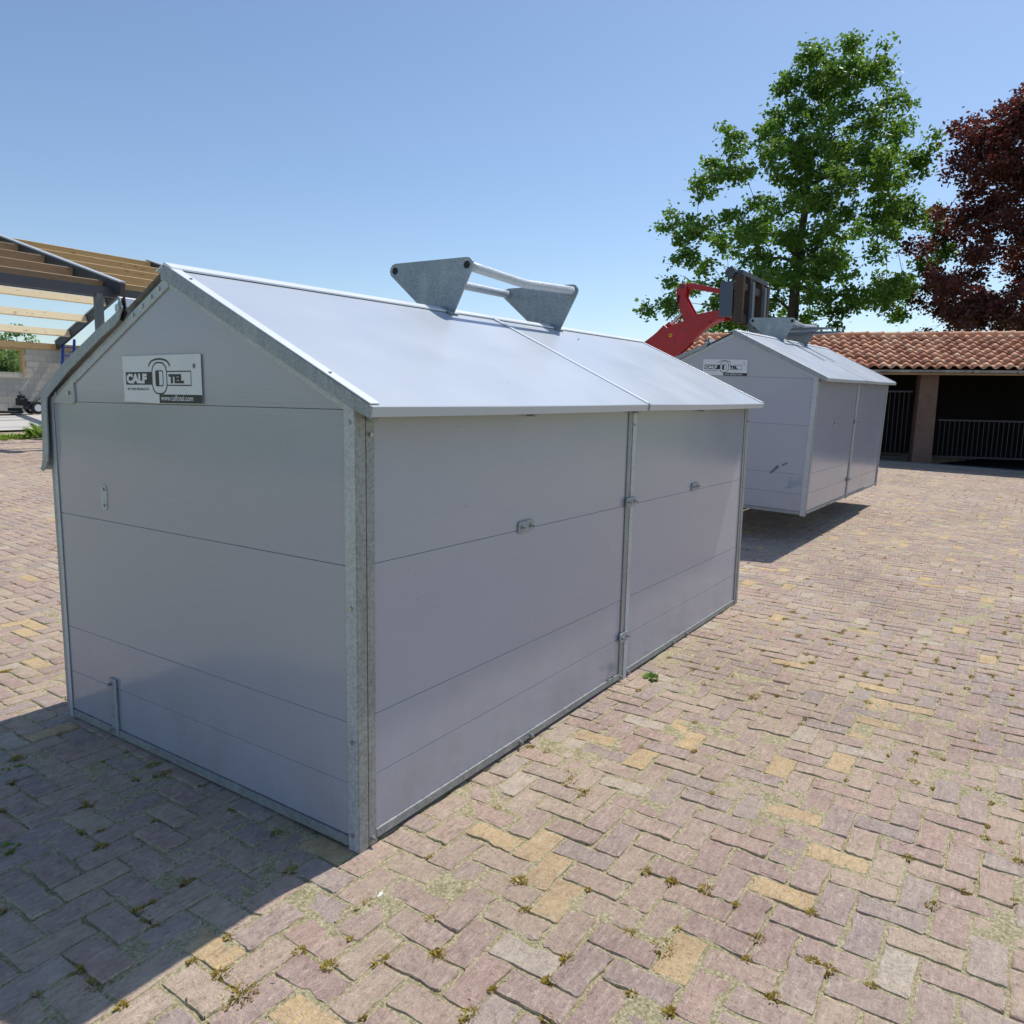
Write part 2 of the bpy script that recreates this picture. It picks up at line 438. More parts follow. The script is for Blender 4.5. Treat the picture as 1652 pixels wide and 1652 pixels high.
# ------------------------------------------------------------------ paving bricks (90 degree herringbone)
PW = .1075
ang = R(-1.5); ca, sa = math.cos(ang), math.sin(ang)
ii, jj = np.meshgrid(np.arange(-40, 250), np.arange(-160, 180), indexing='ij')
k = (ii - jj) % 4
hm = k == 0; vm = k == 3
cx = np.concatenate([(ii[hm] + 1) * PW, (ii[vm] + .5) * PW]); cy = np.concatenate([(jj[hm] + .5) * PW, (jj[vm] + 1) * PW])
rot = np.concatenate([np.zeros(hm.sum()), np.full(vm.sum(), math.pi / 2)])
bx = cx * ca - cy * sa; by = cx * sa + cy * ca
bx += .012 * np.sin(by * 1.1) + .010 * np.sin(bx * .7 + 1); by += .014 * np.sin(bx * .9 + .5) + .008 * np.sin(by * 2.3)
D = np.stack([bx, by, gz(bx, by)], -1) - CAM
dep = D @ FW; u = (D @ RT) / dep * FPX; v = (D @ UP) / dep * FPX
front = (bx - S0[0]) * SN[0] + (by - S0[1]) * SN[1]
ok = (dep > .6) & (np.abs(u) < 1150) & (v < 400) & (v > -1050) & (front > .42) & (by < 17.45) & (dep < 26)
ok &= ~((bx > .25) & (bx < 4.05) & (by > .25) & (by < 1.75))
bx, by, rot, dep, u, v = (a[ok] for a in (bx, by, rot, dep, u, v))
nb = len(bx)
bz = gz(bx, by) + rng.normal(0, .0014, nb)
ex = .02
slx = (gz(bx + ex, by) - gz(bx - ex, by)) / (2 * ex); sly = (gz(bx, by + ex) - gz(bx, by - ex)) / (2 * ex)
slx += rng.normal(0, .008, nb); sly += rng.normal(0, .008, nb)
rot = rot + rng.normal(0, .024, nb) + math.pi * rng.integers(0, 2, nb)
tint = rng.random(nb)
# which are the 300 that show largest (in the frame and not hidden by the near hutch)
inframe = (np.abs(u) < 826) & (v > -826)
under = (bx > -.02) & (by > -.02) & (bx < 4.4)
behind = (bx > 0) & (by > .0)
near = np.where(inframe & ~under & ~behind)[0]
near = near[np.argsort(dep[near])][:300]
isnear = np.zeros(nb, bool); isnear[near] = True

def brick_shape(seed, n_side, bot=-.03):
    """one worn brick: rings (bottom, chamfer, top rim, inner) and a cap; returns verts, faces, rim"""
    r = np.random.default_rng(seed)
    L, W = .1046 + r.normal(0, .0012), .0509 + r.normal(0, .0009)
    ns = n_side
    out = []
    per = []
    # rounded rectangle outline
    cr = r.uniform(.003, .016, 4)
    corners = [(L, W), (-L, W), (-L, -W), (L, -W)]
    a0 = [0, 90, 180, 270]
    for c, (qx, qy) in enumerate(corners):
        sx, sy = np.sign(qx), np.sign(qy); rr = cr[c]
        for t in (10, 80) if ns < 4 else (5, 45, 85):
            a = R(a0[c] + t)
            per.append((qx - sx * rr + rr * math.cos(a), qy - sy * rr + rr * math.sin(a)))
        nx, ny_ = corners[(c + 1) % 4]
        for q in range(1, ns + (2 if c % 2 == 0 else 0)):
            f = q / (ns + (2 if c % 2 == 0 else 0))
            per.append((qx + (nx - qx) * f, qy + (ny_ - qy) * f))
    per = np.array(per); n = len(per)
    cen = per / np.linalg.norm(per, axis=1)[:, None]
    per = per - cen * (np.abs(r.normal(0, .0026, n)) + (r.random(n) < .2) * r.uniform(0, .009, n))[:, None]
    h = r.uniform(-.0018, .0018, n)
    chip = r.uniform(.0, .006, n)
    rings = [np.c_[per, np.full(n, bot)], np.c_[per, h - .0022 - chip * .7], np.c_[per - cen * .0025, h + .0004 - chip * .12],
             np.c_[per * (1 - .016 / np.linalg.norm(per, axis=1))[:, None], h * .5 + .0006]]
    V = np.concatenate(rings); rim = np.concatenate([np.full(n, 1.2), np.full(n, 1.1), np.full(n, .85), np.zeros(n)])
    F = []
    for q in range(3):
        for i in range(n):
            F.append((q * n + i, q * n + (i + 1) % n, (q + 1) * n + (i + 1) % n, (q + 1) * n + i))
    F.append(tuple(range(3 * n, 4 * n)))
    return V, F, rim
near_meshes = []
for s in range(28):
    Vb, Fb, rim = brick_shape(100 + s, 4)
    me = bpy.data.meshes.new('brick'); me.from_pydata([tuple(p) for p in Vb], [], Fb)
    a = me.attributes.new('rim', 'FLOAT', 'POINT'); a.data.foreach_set('value', rim.astype(np.float32))
    me.materials.append(M_brick1); near_meshes.append(me)
def brick_mat(i):
    c, s = math.cos(rot[i]), math.sin(rot[i])
    zx, zy = slx[i], sly[i]
    ux = np.array([c, s, zx * c + zy * s]); uy = np.array([-s, c, -zx * s + zy * c]); uz = np.array([-zx, -zy, 1])
    return ux, uy, uz
for i in near:
    o = bpy.data.objects.new('brick', near_meshes[rnd.randrange(28)]); COL.objects.link(o); o.parent = paving
    ux, uy, uz = brick_mat(i)
    o.matrix_world = Matrix(((ux[0], uy[0], uz[0], bx[i]), (ux[1], uy[1], uz[1], by[i]), (ux[2], uy[2], uz[2], bz[i]), (0, 0, 0, 1)))
# all others in one mesh, two levels of detail
def merged(idx, shapes):
    Vs, Fs, Ns, Ri, Ti = [], [], [], [], []
    base = 0
    which = rng.integers(0, len(shapes), len(idx))
    for s, (Vb, Fb, rim) in enumerate(shapes):
        id_ = idx[which == s]
        if not len(id_): continue
        c, sn = np.cos(rot[id_])[:, None], np.sin(rot[id_])[:, None]
        px = Vb[:, 0] * c - Vb[:, 1] * sn; py = Vb[:, 0] * sn + Vb[:, 1] * c
        pz = Vb[:, 2] + px * slx[id_][:, None] + py * sly[id_][:, None] + bz[id_][:, None]
        Vs.append(np.stack([px + bx[id_][:, None], py + by[id_][:, None], pz], -1).reshape(-1, 3))
        off = base + np.arange(len(id_)) * len(Vb)
        flat = np.concatenate([np.array(f) for f in Fb]); tot = np.array([len(f) for f in Fb])
        Fs.append((flat[None] + off[:, None]).ravel()); Ns.append(np.tile(tot, len(id_)))
        Ri.append(np.tile(rim, len(id_))); Ti.append(np.repeat(tint[id_], len(Vb)))
        base += len(id_) * len(Vb)
    return np.concatenate(Vs), np.concatenate(Fs), np.concatenate(Ns), np.concatenate(Ri), np.concatenate(Ti)
rest = np.where(~isnear)[0]
mid = rest[dep[rest] < 6]; far = rest[dep[rest] >= 6]
def far_shape(seed):
    r = np.random.default_rng(seed); L, W = .1052, .0515
    c = np.array([(L, W), (-L, W), (-L, -W), (L, -W)]) + r.normal(0, .0018, (4, 2))
    V = np.concatenate([np.c_[c, np.full(4, -.02)], np.c_[c * (.965, .93), r.uniform(-.001, .001, 4)], np.c_[c * (.86, .72), np.full(4, .001)]])
    F = [(a * 4 + i, a * 4 + (i + 1) % 4, a * 4 + 4 + (i + 1) % 4, a * 4 + 4 + i) for a in (0, 1) for i in range(4)] + [(8, 9, 10, 11)]
    return V, F, np.concatenate([np.full(4, 1.2), np.full(4, .8), np.zeros(4)])
A_ = merged(mid, [brick_shape(300 + s, 2) for s in range(12)])
B_ = merged(far, [far_shape(500 + s) for s in range(12)])
Vm = np.concatenate([A_[0], B_[0]]); Fm = np.concatenate([A_[1], B_[1] + len(A_[0])])
bo = link('bricks', np_mesh('bricks', Vm, Fm, np.concatenate([A_[2], B_[2]]), M_brick2,
          {'rim': ('POINT', np.concatenate([A_[3], B_[3]])), 'tint': ('POINT', np.concatenate([A_[4], B_[4]]))}), paving)
tag(bo, kind='stuff')

# ------------------------------------------------------------------ moss, weeds
def blades(centers, radii, count, hgt, wid, seed, flat=.4):
    """little leaf blades round each centre: verts, faces, tint"""
    r = np.random.default_rng(seed); Vs, T = [], []
    for (x, y, z), rad, cnt in zip(centers, radii, count):
        a = r.uniform(0, 2 * math.pi, cnt); q = rad * np.sqrt(r.random(cnt))
        px, py = x + q * np.cos(a), y + q * np.sin(a) * .8
        d = a + r.normal(0, .8, cnt); ln = hgt * r.uniform(.5, 1.2, cnt); w = wid * r.uniform(.6, 1.3, cnt)
        tip = np.stack([px + np.cos(d) * ln * flat, py + np.sin(d) * ln * flat, z + ln * (1 - q / rad * .5)], -1)
        n = np.stack([-np.sin(d) * w, np.cos(d) * w, np.zeros(cnt)], -1)
        b = np.stack([px, py, np.full(cnt, z)], -1)
        mid_ = (b + tip) / 2 + np.stack([np.zeros(cnt), np.zeros(cnt), ln * .15], -1)
        Vs.append(np.stack([b, mid_ - n, tip, mid_ + n], 1).reshape(-1, 3)); T.append(np.repeat(np.clip(r.uniform(0, 1) * .7 + r.uniform(0, .3, cnt), 0, 1), 4))
    V = np.concatenate(Vs); return V, np.arange(len(V)), np.concatenate(T)
cand = np.where((np.abs(u) < 900) & (v > -900))[0]
w_ = 1 / (1 + dep[cand]) ** 1.1 * (.15 + np.clip(np.sin(bx[cand] * 1.7 + 1.3 * np.sin(by[cand] * 1.1)) * np.sin(by[cand] * 1.9 + np.sin(bx[cand] * 2.3)), 0, 1)) ** 1.3; w_ /= w_.sum()
sel = rng.choice(cand, 2000, replace=False, p=w_)
sgn = rng.choice([-1, 1], len(sel)); endc = rng.random(len(sel)) < .6
offx = np.where(endc, .107 * sgn, rng.uniform(-.09, .09, len(sel))); offy = np.where(endc, .05 * rng.choice([-1, 1], len(sel)), .053 * sgn)
mx_ = bx[sel] + offx * np.cos(rot[sel]) - offy * np.sin(rot[sel]); my_ = by[sel] + offx * np.sin(rot[sel]) + offy * np.cos(rot[sel])
keep = ~((mx_ > -.03) & (mx_ < 4.4) & (my_ > -.03) & (my_ < 2.05))
mx_, my_ = mx_[keep], my_[keep]
rad = (.004 + .026 * rng.random(len(mx_)) ** 2.2) * (1 + (rng.random(len(mx_)) < .22) * .9)
Vq, Fq, Tq = blades(np.stack([mx_, my_, gz(mx_, my_) - .006], -1), rad, (rad * 3000).astype(int) + 10, .015, .0026, 5, .8)
tag(link('moss', np_mesh('moss', Vq, Fq, 4, M_moss, {'tint': ('POINT', Tq)})), 'small yellow green moss tufts growing in the paving joints', 'moss', kind='stuff')
lx = rng.uniform(-1.2, 7, 260); ly = rng.uniform(-4.5, 3.5, 260)
kp = ~((lx > -.05) & (lx < 4.4) & (ly > -.05) & (ly < 2.1)); lx, ly = lx[kp], ly[kp]
Vq, Fq, Tq = blades(np.stack([lx, ly, gz(lx, ly) + .003], -1), np.full(len(lx), .004), np.full(len(lx), 1), .022, .0022, 15, 1.0)
Vq[:, 2] = gz(Vq[:, 0], Vq[:, 1]) + .004 + .002 * (np.arange(len(Vq)) % 3)
M_litter = m_leaf('dry_litter', lin(70, 52, 40), lin(170, 140, 96), .1, lin(150, 120, 80))
tag(link('dry_litter', np_mesh('dry_litter', Vq, Fq, 4, M_litter, {'tint': ('POINT', Tq)})), 'dry straw bits and twigs lying scattered on the paving', 'litter', kind='stuff')
dm = MB().prism([(.0, .0), (.02, -.006), (.045, .004), (.05, .016), (.03, .02), (.022, .012), (.004, .01)], 2, .0, .002).build('bird_dropping', M_stw)
dm.location = (-.135, -.22, .004); dm.scale = (.6, .6, 1); tag(dm, 'white bird dropping on the paving near the hutch corner', 'dropping')
def weed(name, x, y, rad, hgt, cnt, wid, label, seed):
    z = float(gz(x, y))
    V, F, T = blades([(0, 0, 0)], [rad], [cnt], hgt, wid, seed, .7)
    o = link(name, np_mesh(name, V, F, 4, M_weed, {'tint': ('POINT', T)})); o.location = (x, y, z - .004)
    return tag(o, label, 'weed')
weed('weed', 2.26, -.135, .045, .035, 34, .014, 'bright green leafy weed in the paving beside the near hutch middle post', 31)
weed('weed', .05, 2.62, .05, .03, 30, .012, 'green weed in the shaded paving left of the near hutch', 32).location = (-.42, 1.62, -.002)
weed('weed', 0, 0, .05, .03, 26, .012, 'low green weed in the shade nearest the left picture edge', 33).location = (-.72, 1.02, -.002)
for i, (x, y, r_, h_, c_) in enumerate([(7.25, 17.7, .45, .40, 190), (6.5, 17.75, .32, .16, 110), (6.05, 17.6, .28, .14, 90)]):
    weed('weed', x, y, r_, h_, c_, .035, ['tall bright green weeds at the paving edge beside the hutch hood', 'low green weeds at the far paving edge left of the tall ones',
         'low green weeds at the far paving edge at the left picture border'][i], 40 + i)

# ------------------------------------------------------------------ calf hutch
W, L, MID = 2.0, 4.309, 2.14
RISE = .0135
def make_hutch():
    H = empty('calf_hutch')
    Z = .028
    zr = lambda y, x=0: 2.105 - .473 * abs(1.0 - y) + RISE * x       # roof top surface
    P = lambda mb, nm, mat, bev=0, par=H, **k: mb.build(nm, mat, par, bev, **k)
    # --- gable boards, near end (x = 0) and far end
    cuts = [Z + .03, .255, .483, 1.0434]
    for x0, x1 in ((.004, .034), (L - .034, L - .004)):
        rs = RISE * (x0 if x0 > 1 else 0)
        for a, b in zip(cuts, cuts[1:] + [1.572]):
            P(MB().box(x0, x1, .012, W - .012, a + .0008, b - .0008), 'gable_board', M_panel, .0012)
        g = [(.012, 1.5728), (W - .012, 1.5728), (W - .012, 1.585 + rs), (1.0, 2.072 + rs), (.012, 1.600 + rs)]
        P(MB().prism(g, 0, x0, x1), 'gable_board', M_panel, .0012)
        # dark core that closes the joints
        P(MB().prism([(.02, Z + .03), (W - .02, Z + .03), (W - .02, 1.57), (1.0, 2.05), (.02, 1.57)], 0, x0 + .012, x1 - .012), 'joint_backing', M_joint)
    # --- long wall boards (y = 0), two bays; front wall (y = W): low boards, open above
    scut = [Z + .03, .2677, .4963, 1.0434]
    for a0, a1 in ((.05, MID - .045), (MID + .045, L - .05)):
        for a, b in zip(scut, scut[1:] + [1.60 + RISE * a0]):
            P(MB().box(a0, a1, .006, .032, a + .0008, b - .0008), 'wall_board', M_panel, .0012)
        P(MB().box(a0, a1, .016, .026, Z + .03, 1.55), 'joint_backing', M_joint)
        P(MB().box(a0, a1, W - .04, W - .01, Z + .03, 1.05), 'front_board', M_panel, .002)
    # --- galvanised frame
    for xa, xb, s in ((-.002, .0, 1), (L, L + .002, -1)):
        for ya, yb in ((.0, .05), (W - .022, W + .004)):
            P(MB().box(min(xa, xa + s * .003), max(xa, xa + s * .003) + .001, ya, yb, Z - .02, 1.585), 'corner_flange', M_galv, .0006)
    P(MB().box(-.001, .044, -.004, .0055, Z - .026, 1.585), 'corner_post', M_galvp, .001)
    P(MB().box(.0505, .088, -.001, .0045, Z - .02, 1.585), 'corner_post', M_galvp, .001)
    P(MB().box(L - .086, L - .048, -.001, .0045, Z - .02, 1.62), 'corner_post', M_galvp, .001)
    P(MB().box(L - .045, L + .001, -.004, .0055, Z - .024, 1.62), 'corner_post', M_galvp, .001)
    P(MB().box(MID - .047, MID - .003, -.002, .0045, Z - .02, 1.60), 'middle_post', M_galvp, .001)
    P(MB().box(MID + .003, MID + .047, -.005, .0045, Z - .02, 1.60), 'middle_post', M_galv, .001)
    for xx in (.0, MID, L - .05):
        P(MB().box(xx, xx + .05, W - .004, W + .035, Z - .02, 1.6), 'front_post', M_galvd, .001)
    P(MB().box(.040, .056, .0046, .0056, Z - .02, 1.58), 'post_gap', M_dark)  # dark strip standing for the shade in the gap between the post strips
    # bottom rails
    P(MB().box(-.003, .03, .051, W - .03, Z - .008, Z + .028), 'bottom_rail', M_galvp, .001)
    P(MB().box(L - .03, L + .003, .051, W - .03, Z - .008, Z + .028), 'bottom_rail', M_galvp, .001)
    for a0, a1 in ((.089, MID - .048), (MID + .048, L - .087)):
        P(MB().box(a0, a1, -.002, .03, Z - .004, Z + .030), 'bottom_rail', M_galvp, .001)
    # gable flanges along the roof slope
    for x0, x1 in ((-.004, .003), (L - .003, L + .004)):
        for s in (1, -1):
            yy = lambda d: 1 - s * d
            rs = RISE * max(0, x0)
            q = [(yy(.0), 2.078 + rs), (yy(1.0), 1.603 + rs), (yy(1.0), 1.549 + rs), (yy(.0), 2.024 + rs)]
            if s == -1: q = [(yy(.004), 2.076 + rs), (yy(.97), 1.60 + rs), (yy(.97), 1.56 + rs), (yy(.004), 2.030 + rs)]
            P(MB().prism(q, 0, x0, x1), 'gable_flange', M_galv, .0006)
    # rivets on the flange
    for y, z in [(1.069, 2.024), (1.126, 1.997), (1.19, 1.966), (1.261, 1.932), (.931, 2.024), (.871, 1.994), (.814, 1.966), (.74, 1.930)]:
        P(MB().tube([(-.009, y, z), (-.003, y, z)], .0085, 8), 'rivet', M_bolt)
    # --- roof sheets on the long-wall side, with a folded eave lip, slightly bowed
    for a0, a1 in ((-.018, MID - .012), (MID + .016, L + .07)):
        nx, nyy = 10, 8
        mb = MB(); top = []; bot = []
        ys = [1.0 - t for t in np.linspace(0, 1.095, nyy)]
        for i in range(nx + 1):
            x = a0 + (a1 - a0) * i / nx; bow = -.003 * math.sin(math.pi * i / nx)
            for j, y in enumerate(ys):
                f = j / (nyy - 1)
                top.append((x, y, zr(y, x) + bow * f + .003 * math.sin(f * math.pi)))
            # lip
            yl, zl = ys[-1], zr(ys[-1], x) + bow
            top.append((x, yl - .003, zl - .004)); top.append((x, yl + .004, zl - .036)); top.append((x, yl + .014, zl - .037))
        m_ = nyy + 3
        fs = [(i * m_ + j, (i + 1) * m_ + j, (i + 1) * m_ + j + 1, i * m_ + j + 1) for i in range(nx) for j in range(m_ - 1)]
        mb.add(top, fs)
        ob = P(mb, 'roof_sheet', M_roofp); sm = ob.modifiers.new('thick', 'SOLIDIFY'); sm.thickness = .012; sm.offset = -1
        # verify outside is up
        if ob.data.polygons[0].normal.z < 0: ob.data.flip_normals()
    # strips: verge trims, joint strip, ridge cap
    def strip(xa, xb, dz, nm, mat):
        mb = MB()
        pts = [(1.0, zr(1.0) + .003), (-.092, zr(-.092) + .003), (-.092, zr(-.092) + .006 + dz), (1.0, zr(1.0) + .006 + dz)]
        pts = [(y, z + RISE * xa + (-.003 if y < .1 and 0 < xa < L - .1 else 0)) for y, z in pts]
        mb.prism(pts, 0, xa, xb); return P(mb, nm, mat, .001)
    strip(-.024, .022, .002, 'verge_trim', M_trim)
    strip(MID - .014, MID + .02, .004, 'joint_strip', M_trim)
    strip(L + .04, L + .075, .002, 'verge_trim', M_trim)
    # galvanised verge band below the trim, near gable
    for x0, x1 in ((-.026, -.020), (L + .070, L + .076)):
        rs = RISE * max(0, x0)
        q = [(1.02, 2.100 + rs), (.98, 2.100 + rs), (-.098, 1.586 + rs), (-.094, 1.545 + rs), (.0, 1.582 + rs), (1.0, 2.050 + rs), (1.02, 2.05 + rs)]
        P(MB().prism(q, 0, x0, x1), 'verge_band', M_galvd, .0008)
    # ridge cap
    for a0, a1 in ((-.02, MID - .002), (MID + .004, L + .07)):
        mb = MB()
        n0 = RISE * a0; n1 = RISE * a1
        pr = [(.955, 2.096), (1.0, 2.118), (1.06, 2.092), (1.06, 2.086), (1.0, 2.111), (.955, 2.089)]
        mb.add([(a0, y, z + n0) for y, z in pr] + [(a1, y, z + n1) for y, z in pr],
               [(0, 1, 2, 3, 4, 5)] + [(6, 11, 10, 9, 8, 7)] + [(i, (i + 1) % 6, 6 + (i + 1) % 6, 6 + i) for i in range(6)])
        P(mb, 'ridge_cap', M_trim)
    # fixed back slope from the ridge to the hinge
    P(MB().add([(-.015, 1.0, 2.100), (-.015, 1.30, 1.952), (L + .06, 1.30, 1.952 + RISE * L), (L + .06, 1.0, 2.10 + RISE * L)], [(0, 1, 2, 3)]), 'back_slope', M_galvd)
    # --- hinged hood over the open front
    sc_ = (1.785 - .022) / (1.785 - .06)
    f2 = lambda a: [(-1.8136 + (y + 1.8136) * sc_, 1.6 + (z - 1.6) * sc_) for y, z in a]
    outer = f2([(1.266, 2.0), (1.260, 1.965), (1.290, 1.935), (1.334, 1.916), (1.435, 1.878), (1.711, 1.754), (1.930, 1.636), (1.952, 1.612), (1.958, 1.58), (1.969, 1.39), (1.979, 1.305), (1.990, 1.274), (2.008, 1.255)])
    inner = f2([(1.252, 1.995), (1.238, 1.955), (1.262, 1.913), (1.30, 1.885), (1.395, 1.848), (1.69, 1.708), (1.862, 1.612), (1.900, 1.588), (1.907, 1.56), (1.918, 1.38), (1.930, 1.30), (1.955, 1.266), (1.985, 1.246)])
    P(MB().prism(outer + inner[::-1], 0, -.026, -.020), 'hood_side', M_galvd, .0008)
    P(MB().prism(outer + inner[::-1], 0, L + .02, L + .026), 'hood_side', M_galvd, .0008)
    th = [(y - .004, z - .004) for y, z in outer]
    P(MB().prism(outer + th[::-1], 0, -.020, L + .02), 'hood_sheet', M_roofp)
    P(MB().tube([(-.03, 1.335, 1.962), (-.004, 1.335, 1.962)], .017, 14), 'hood_pivot', M_galv)
    P(MB().prism([(1.31, 2.01), (1.36, 1.985), (1.37, 1.93), (1.335, 1.91), (1.30, 1.94)], 0, -.012, -.006), 'pivot_plate', M_black)
    # corner plate with two bolts
    P(MB().prism([(1.78, 1.68), (1.772, 1.585), (1.778, 1.570), (1.795, 1.563), (2.0, 1.565), (2.0, 1.585)], 0, -.0045, .0035), 'corner_plate', M_panel, .002)
    for y, z in ((1.93, 1.612), (1.82, 1.611)):
        P(MB().tube([(-.012, y, z), (-.004, y, z)], .010, 6), 'bolt', M_bolt)
    # --- little plates and bolts
    def rplate(mb, c0, c1, h0, h1, axis, lo, hi, r=.012):
        pts = []
        for (cx_, cz_, a0) in ((c1 - r, h1 - r, 0), (c0 + r, h1 - r, 90), (c0 + r, h0 + r, 180), (c1 - r, h0 + r, 270)):
            pts += [(cx_ + r * math.cos(R(a0 + t)), cz_ + r * math.sin(R(a0 + t))) for t in (0, 30, 60, 90)]
        return mb.prism(pts, axis, lo, hi)
    o = P(rplate(MB(), 1.552, 1.604, 1.094, 1.208, 0, .0005, .0045, .022), 'slotted_plate', M_galv)
    for z in (1.115, 1.187): P(MB().tube([(-.006, 1.578, z), (.001, 1.578, z)], .008, 6), 'bolt', M_bolt)
    o = P(MB().box(-.0045, .0035, 1.556, 1.612, .036, .302), 'bottom_plate', M_galvd, .001)
    P(MB().box(-.010, -.0045, 1.553, 1.562, .036, .302), 'bottom_plate_fold', M_galv)
    for z in (.055, .275): P(MB().tube([(-.026, 1.596, z), (-.004, 1.596, z)], .007, 6), 'bolt', M_bolt)
    for xc, zc, w_p, off in ((1.052, 1.056, .124, .0), (MID, 1.064, .128, .005), (3.19, 1.068, .13, .0), (MID - .02, .275, .11, .005)):
        y0 = -.010 - off if off else -.004
        P(rplate(MB(), xc - w_p / 2, xc + w_p / 2, zc - .027, zc + .027, 1, y0 + .001, y0 + .0075, .015), 'joint_plate', M_galvd)
        for s in (-1, 1):
            P(MB().tube([(xc + s * w_p * .3, y0 - .024, zc), (xc + s * w_p * .3, y0 + .001, zc)], .0045, 6).tube([(xc + s * w_p * .3, y0 - .007, zc), (xc + s * w_p * .3, y0 + .0012, zc)], .0095, 6), 'bolt', M_bolt)
    for xx in (.066, 1.04, 1.132, MID - .03, MID + .068, 2.92, 3.165, L - .066):
        P(MB().tube([(xx, -.022, .034), (xx, .0, .034)], .005, 6).tube([(xx, -.010, .034), (xx, .0, .034)], .011, 6), 'bolt', M_bolt)
    for zz in (1.53, .9, .42, .07):
        P(MB().tube([(-.008, .024, zz), (-.001, .024, zz)], .008, 6), 'bolt', M_bolt)
    for xx, zz in ((.066, 1.49), (MID + .02, 1.50), (L - .02, 1.5)):
        P(MB().tube([(xx, -.012, zz), (xx, 0, zz)], .007, 6), 'bolt', M_bolt)
    for xx in (.06, 1.06, MID, 3.2):
        P(MB().box(xx - .012, xx + .012, -.035, .004, 1.535 + RISE * xx, 1.548 + RISE * xx).tube([(xx + .018, -.03, 1.545 + RISE * xx), (xx + .018, -.03, 1.565 + RISE * xx)], .004, 6), 'eave_clip', M_galvd)
    for xx, y in ((-.002, .86), (-.002, .11), (L + .058, .12), (2.93, .80)):
        P(MB().tube([(xx, y, zr(y, max(xx, 0)) + .004), (xx, y, zr(y, max(xx, 0)) + .012)], .006, 6), 'roof_screw', M_bolt)
    # --- lifting bracket on the ridge
    def plate(x):
        pts = []
        for (cy_, cz_, angs) in ((.838, 2.342, (215, 185, 155, 122, 90)), (1.374, 2.349, (90, 58, 25, -5, -35))):
            pts += [(cy_ + .043 * math.cos(R(t)), cz_ + .043 * math.sin(R(t))) for t in angs]
        pts += [(1.105, 2.07), (1.09, 2.045), (.945, 2.045), (.935, 2.075)]
        return pts
    bars = []
    for xp in (1.70, 2.90):
        rs = RISE * xp
        pl = P(MB().prism([(y, z + rs) for y, z in plate(xp)], 0, xp - .005, xp + .005), 'lifting_plate', M_galvd, .0015)
        for y, z in ((.838, 2.342), (1.374, 2.349)):
            hh = MB().tube([(xp - .0075, y, z + rs), (xp - .0055, y, z + rs)], .021, 16).build('tube_end', M_black, pl)
        P(MB().prism([(.93, 2.075 + rs), (1.0, 2.119 + rs), (1.0, 2.125 + rs), (.92, 2.083 + rs)], 0, xp - .04, xp + .04), 'bracket_foot', M_galvd)
        P(MB().tube([(xp + .02, .955, 2.08 + rs), (xp + .02, .955, 2.115 + rs)], .006, 6), 'bolt', M_bolt)
    for y, z, sag in ((.838, 2.342, .03), (1.374, 2.349, .0)):
        pts = []
        for t in np.linspace(0, 1, 13):
            x = 1.7 + 1.2 * t
            pts.append((x, y, z + RISE * x - sag * max(0, 1 - abs(t - .48) / .5)))
        P(MB().tube(pts, .027, 14), 'lifting_bar', M_galv, smooth=True)
    # --- sticker with lettering
    def text(body, size, x, y, mat, par, bold=0, sx=1.0, align='LEFT', z=.0012):
        cu = bpy.data.curves.new('text', 'FONT'); cu.body = body; cu.size = size; cu.offset = bold; cu.align_x = align
        to = bpy.data.objects.new('text', cu); COL.objects.link(to)
        bpy.context.view_layer.update()
        me = bpy.data.meshes.new_from_object(to.evaluated_get(bpy.context.evaluated_depsgraph_get()))
        bpy.data.objects.remove(to)
        me.materials.append(mat)
        for vt in me.vertices: vt.co = (x + vt.co.x * sx, y + vt.co.y, z)
        o = link('lettering', me, par); return o
    st = empty('sticker')
    bpy.data.objects.remove(st)
    SW, SH = .548, .19
    mb = MB().prism([(0, .003), (.27, -.003), (SW, 0), (SW - .002, SH), (0, SH), (-.0005, SH * .72), (.003, SH * .7), (.001, SH * .6), (.004, .02)], 2, -.0012, 0)
    st = mb.build('sticker', M_stw, H)
    # sticker plane: local x -> -Y of hutch, local y -> Z, normal -> -X
    st.matrix_local = Matrix(((0, 0, -1, -.0035), (-1, 0, 0, 1.362), (0, 1, 0, 1.578), (0, 0, 0, 1)))
    def flat(pts, mat, z=.0006):
        mb = MB().prism(pts, 2, 0, z); return mb.build('logo_mark', mat, st)
    flat([(.022, .072), (.225, .072), (.225, .124), (.022, .124)], M_stk, .0006)
    text('CALF', .048, .030, .081, M_stw, st, .0034, 1.30)
    text('TEL', .044, .335, .081, M_stk, st, .0030, 1.36)
    text('BY VDK PRODUCTS', .013, .034, .050, M_stk, st, .0002, 1.35)
    flat([(.262, -.001), (SW, .001), (SW, .034), (.262, .034)], M_stk, .0006)
    text('www.calfotel.com', .030, .274, .010, M_stw, st, .0003, 1.0)
    text('®', .024, .494, .136, M_stk, st, .0003)
    def rr(x0, x1, y0, y1, r, n=6):
        p = []
        for cx_, cy_, a0 in ((x1 - r, y1 - r, 0), (x0 + r, y1 - r, 90), (x0 + r, y0 + r, 180), (x1 - r, y0 + r, 270)):
            p += [(cx_ + r * math.cos(R(a0 + 90 * t / n)), cy_ + r * math.sin(R(a0 + 90 * t / n))) for t in range(n + 1)]
        return p
    def ring(outer_, inner_, mat, z0, z1):
        n = len(outer_); v = [(x, y, z1) for x, y in outer_] + [(x, y, z1) for x, y in inner_]
        mb = MB().add(v, [(i, (i + 1) % n, n + (i + 1) % n, n + i) for i in range(n)]); return mb.build('logo_mark', mat, st)
    flat(rr(.214, .322, .034, .163, .042), M_stw, .0009)
    ring(rr(.214, .322, .034, .163, .042), rr(.2195, .3165, .0395, .1575, .038), M_stk, 0, .0012)
    ring(rr(.240, .296, .066, .130, .010), rr(.2445, .2915, .0705, .1255, .008), M_stk, 0, .0013)
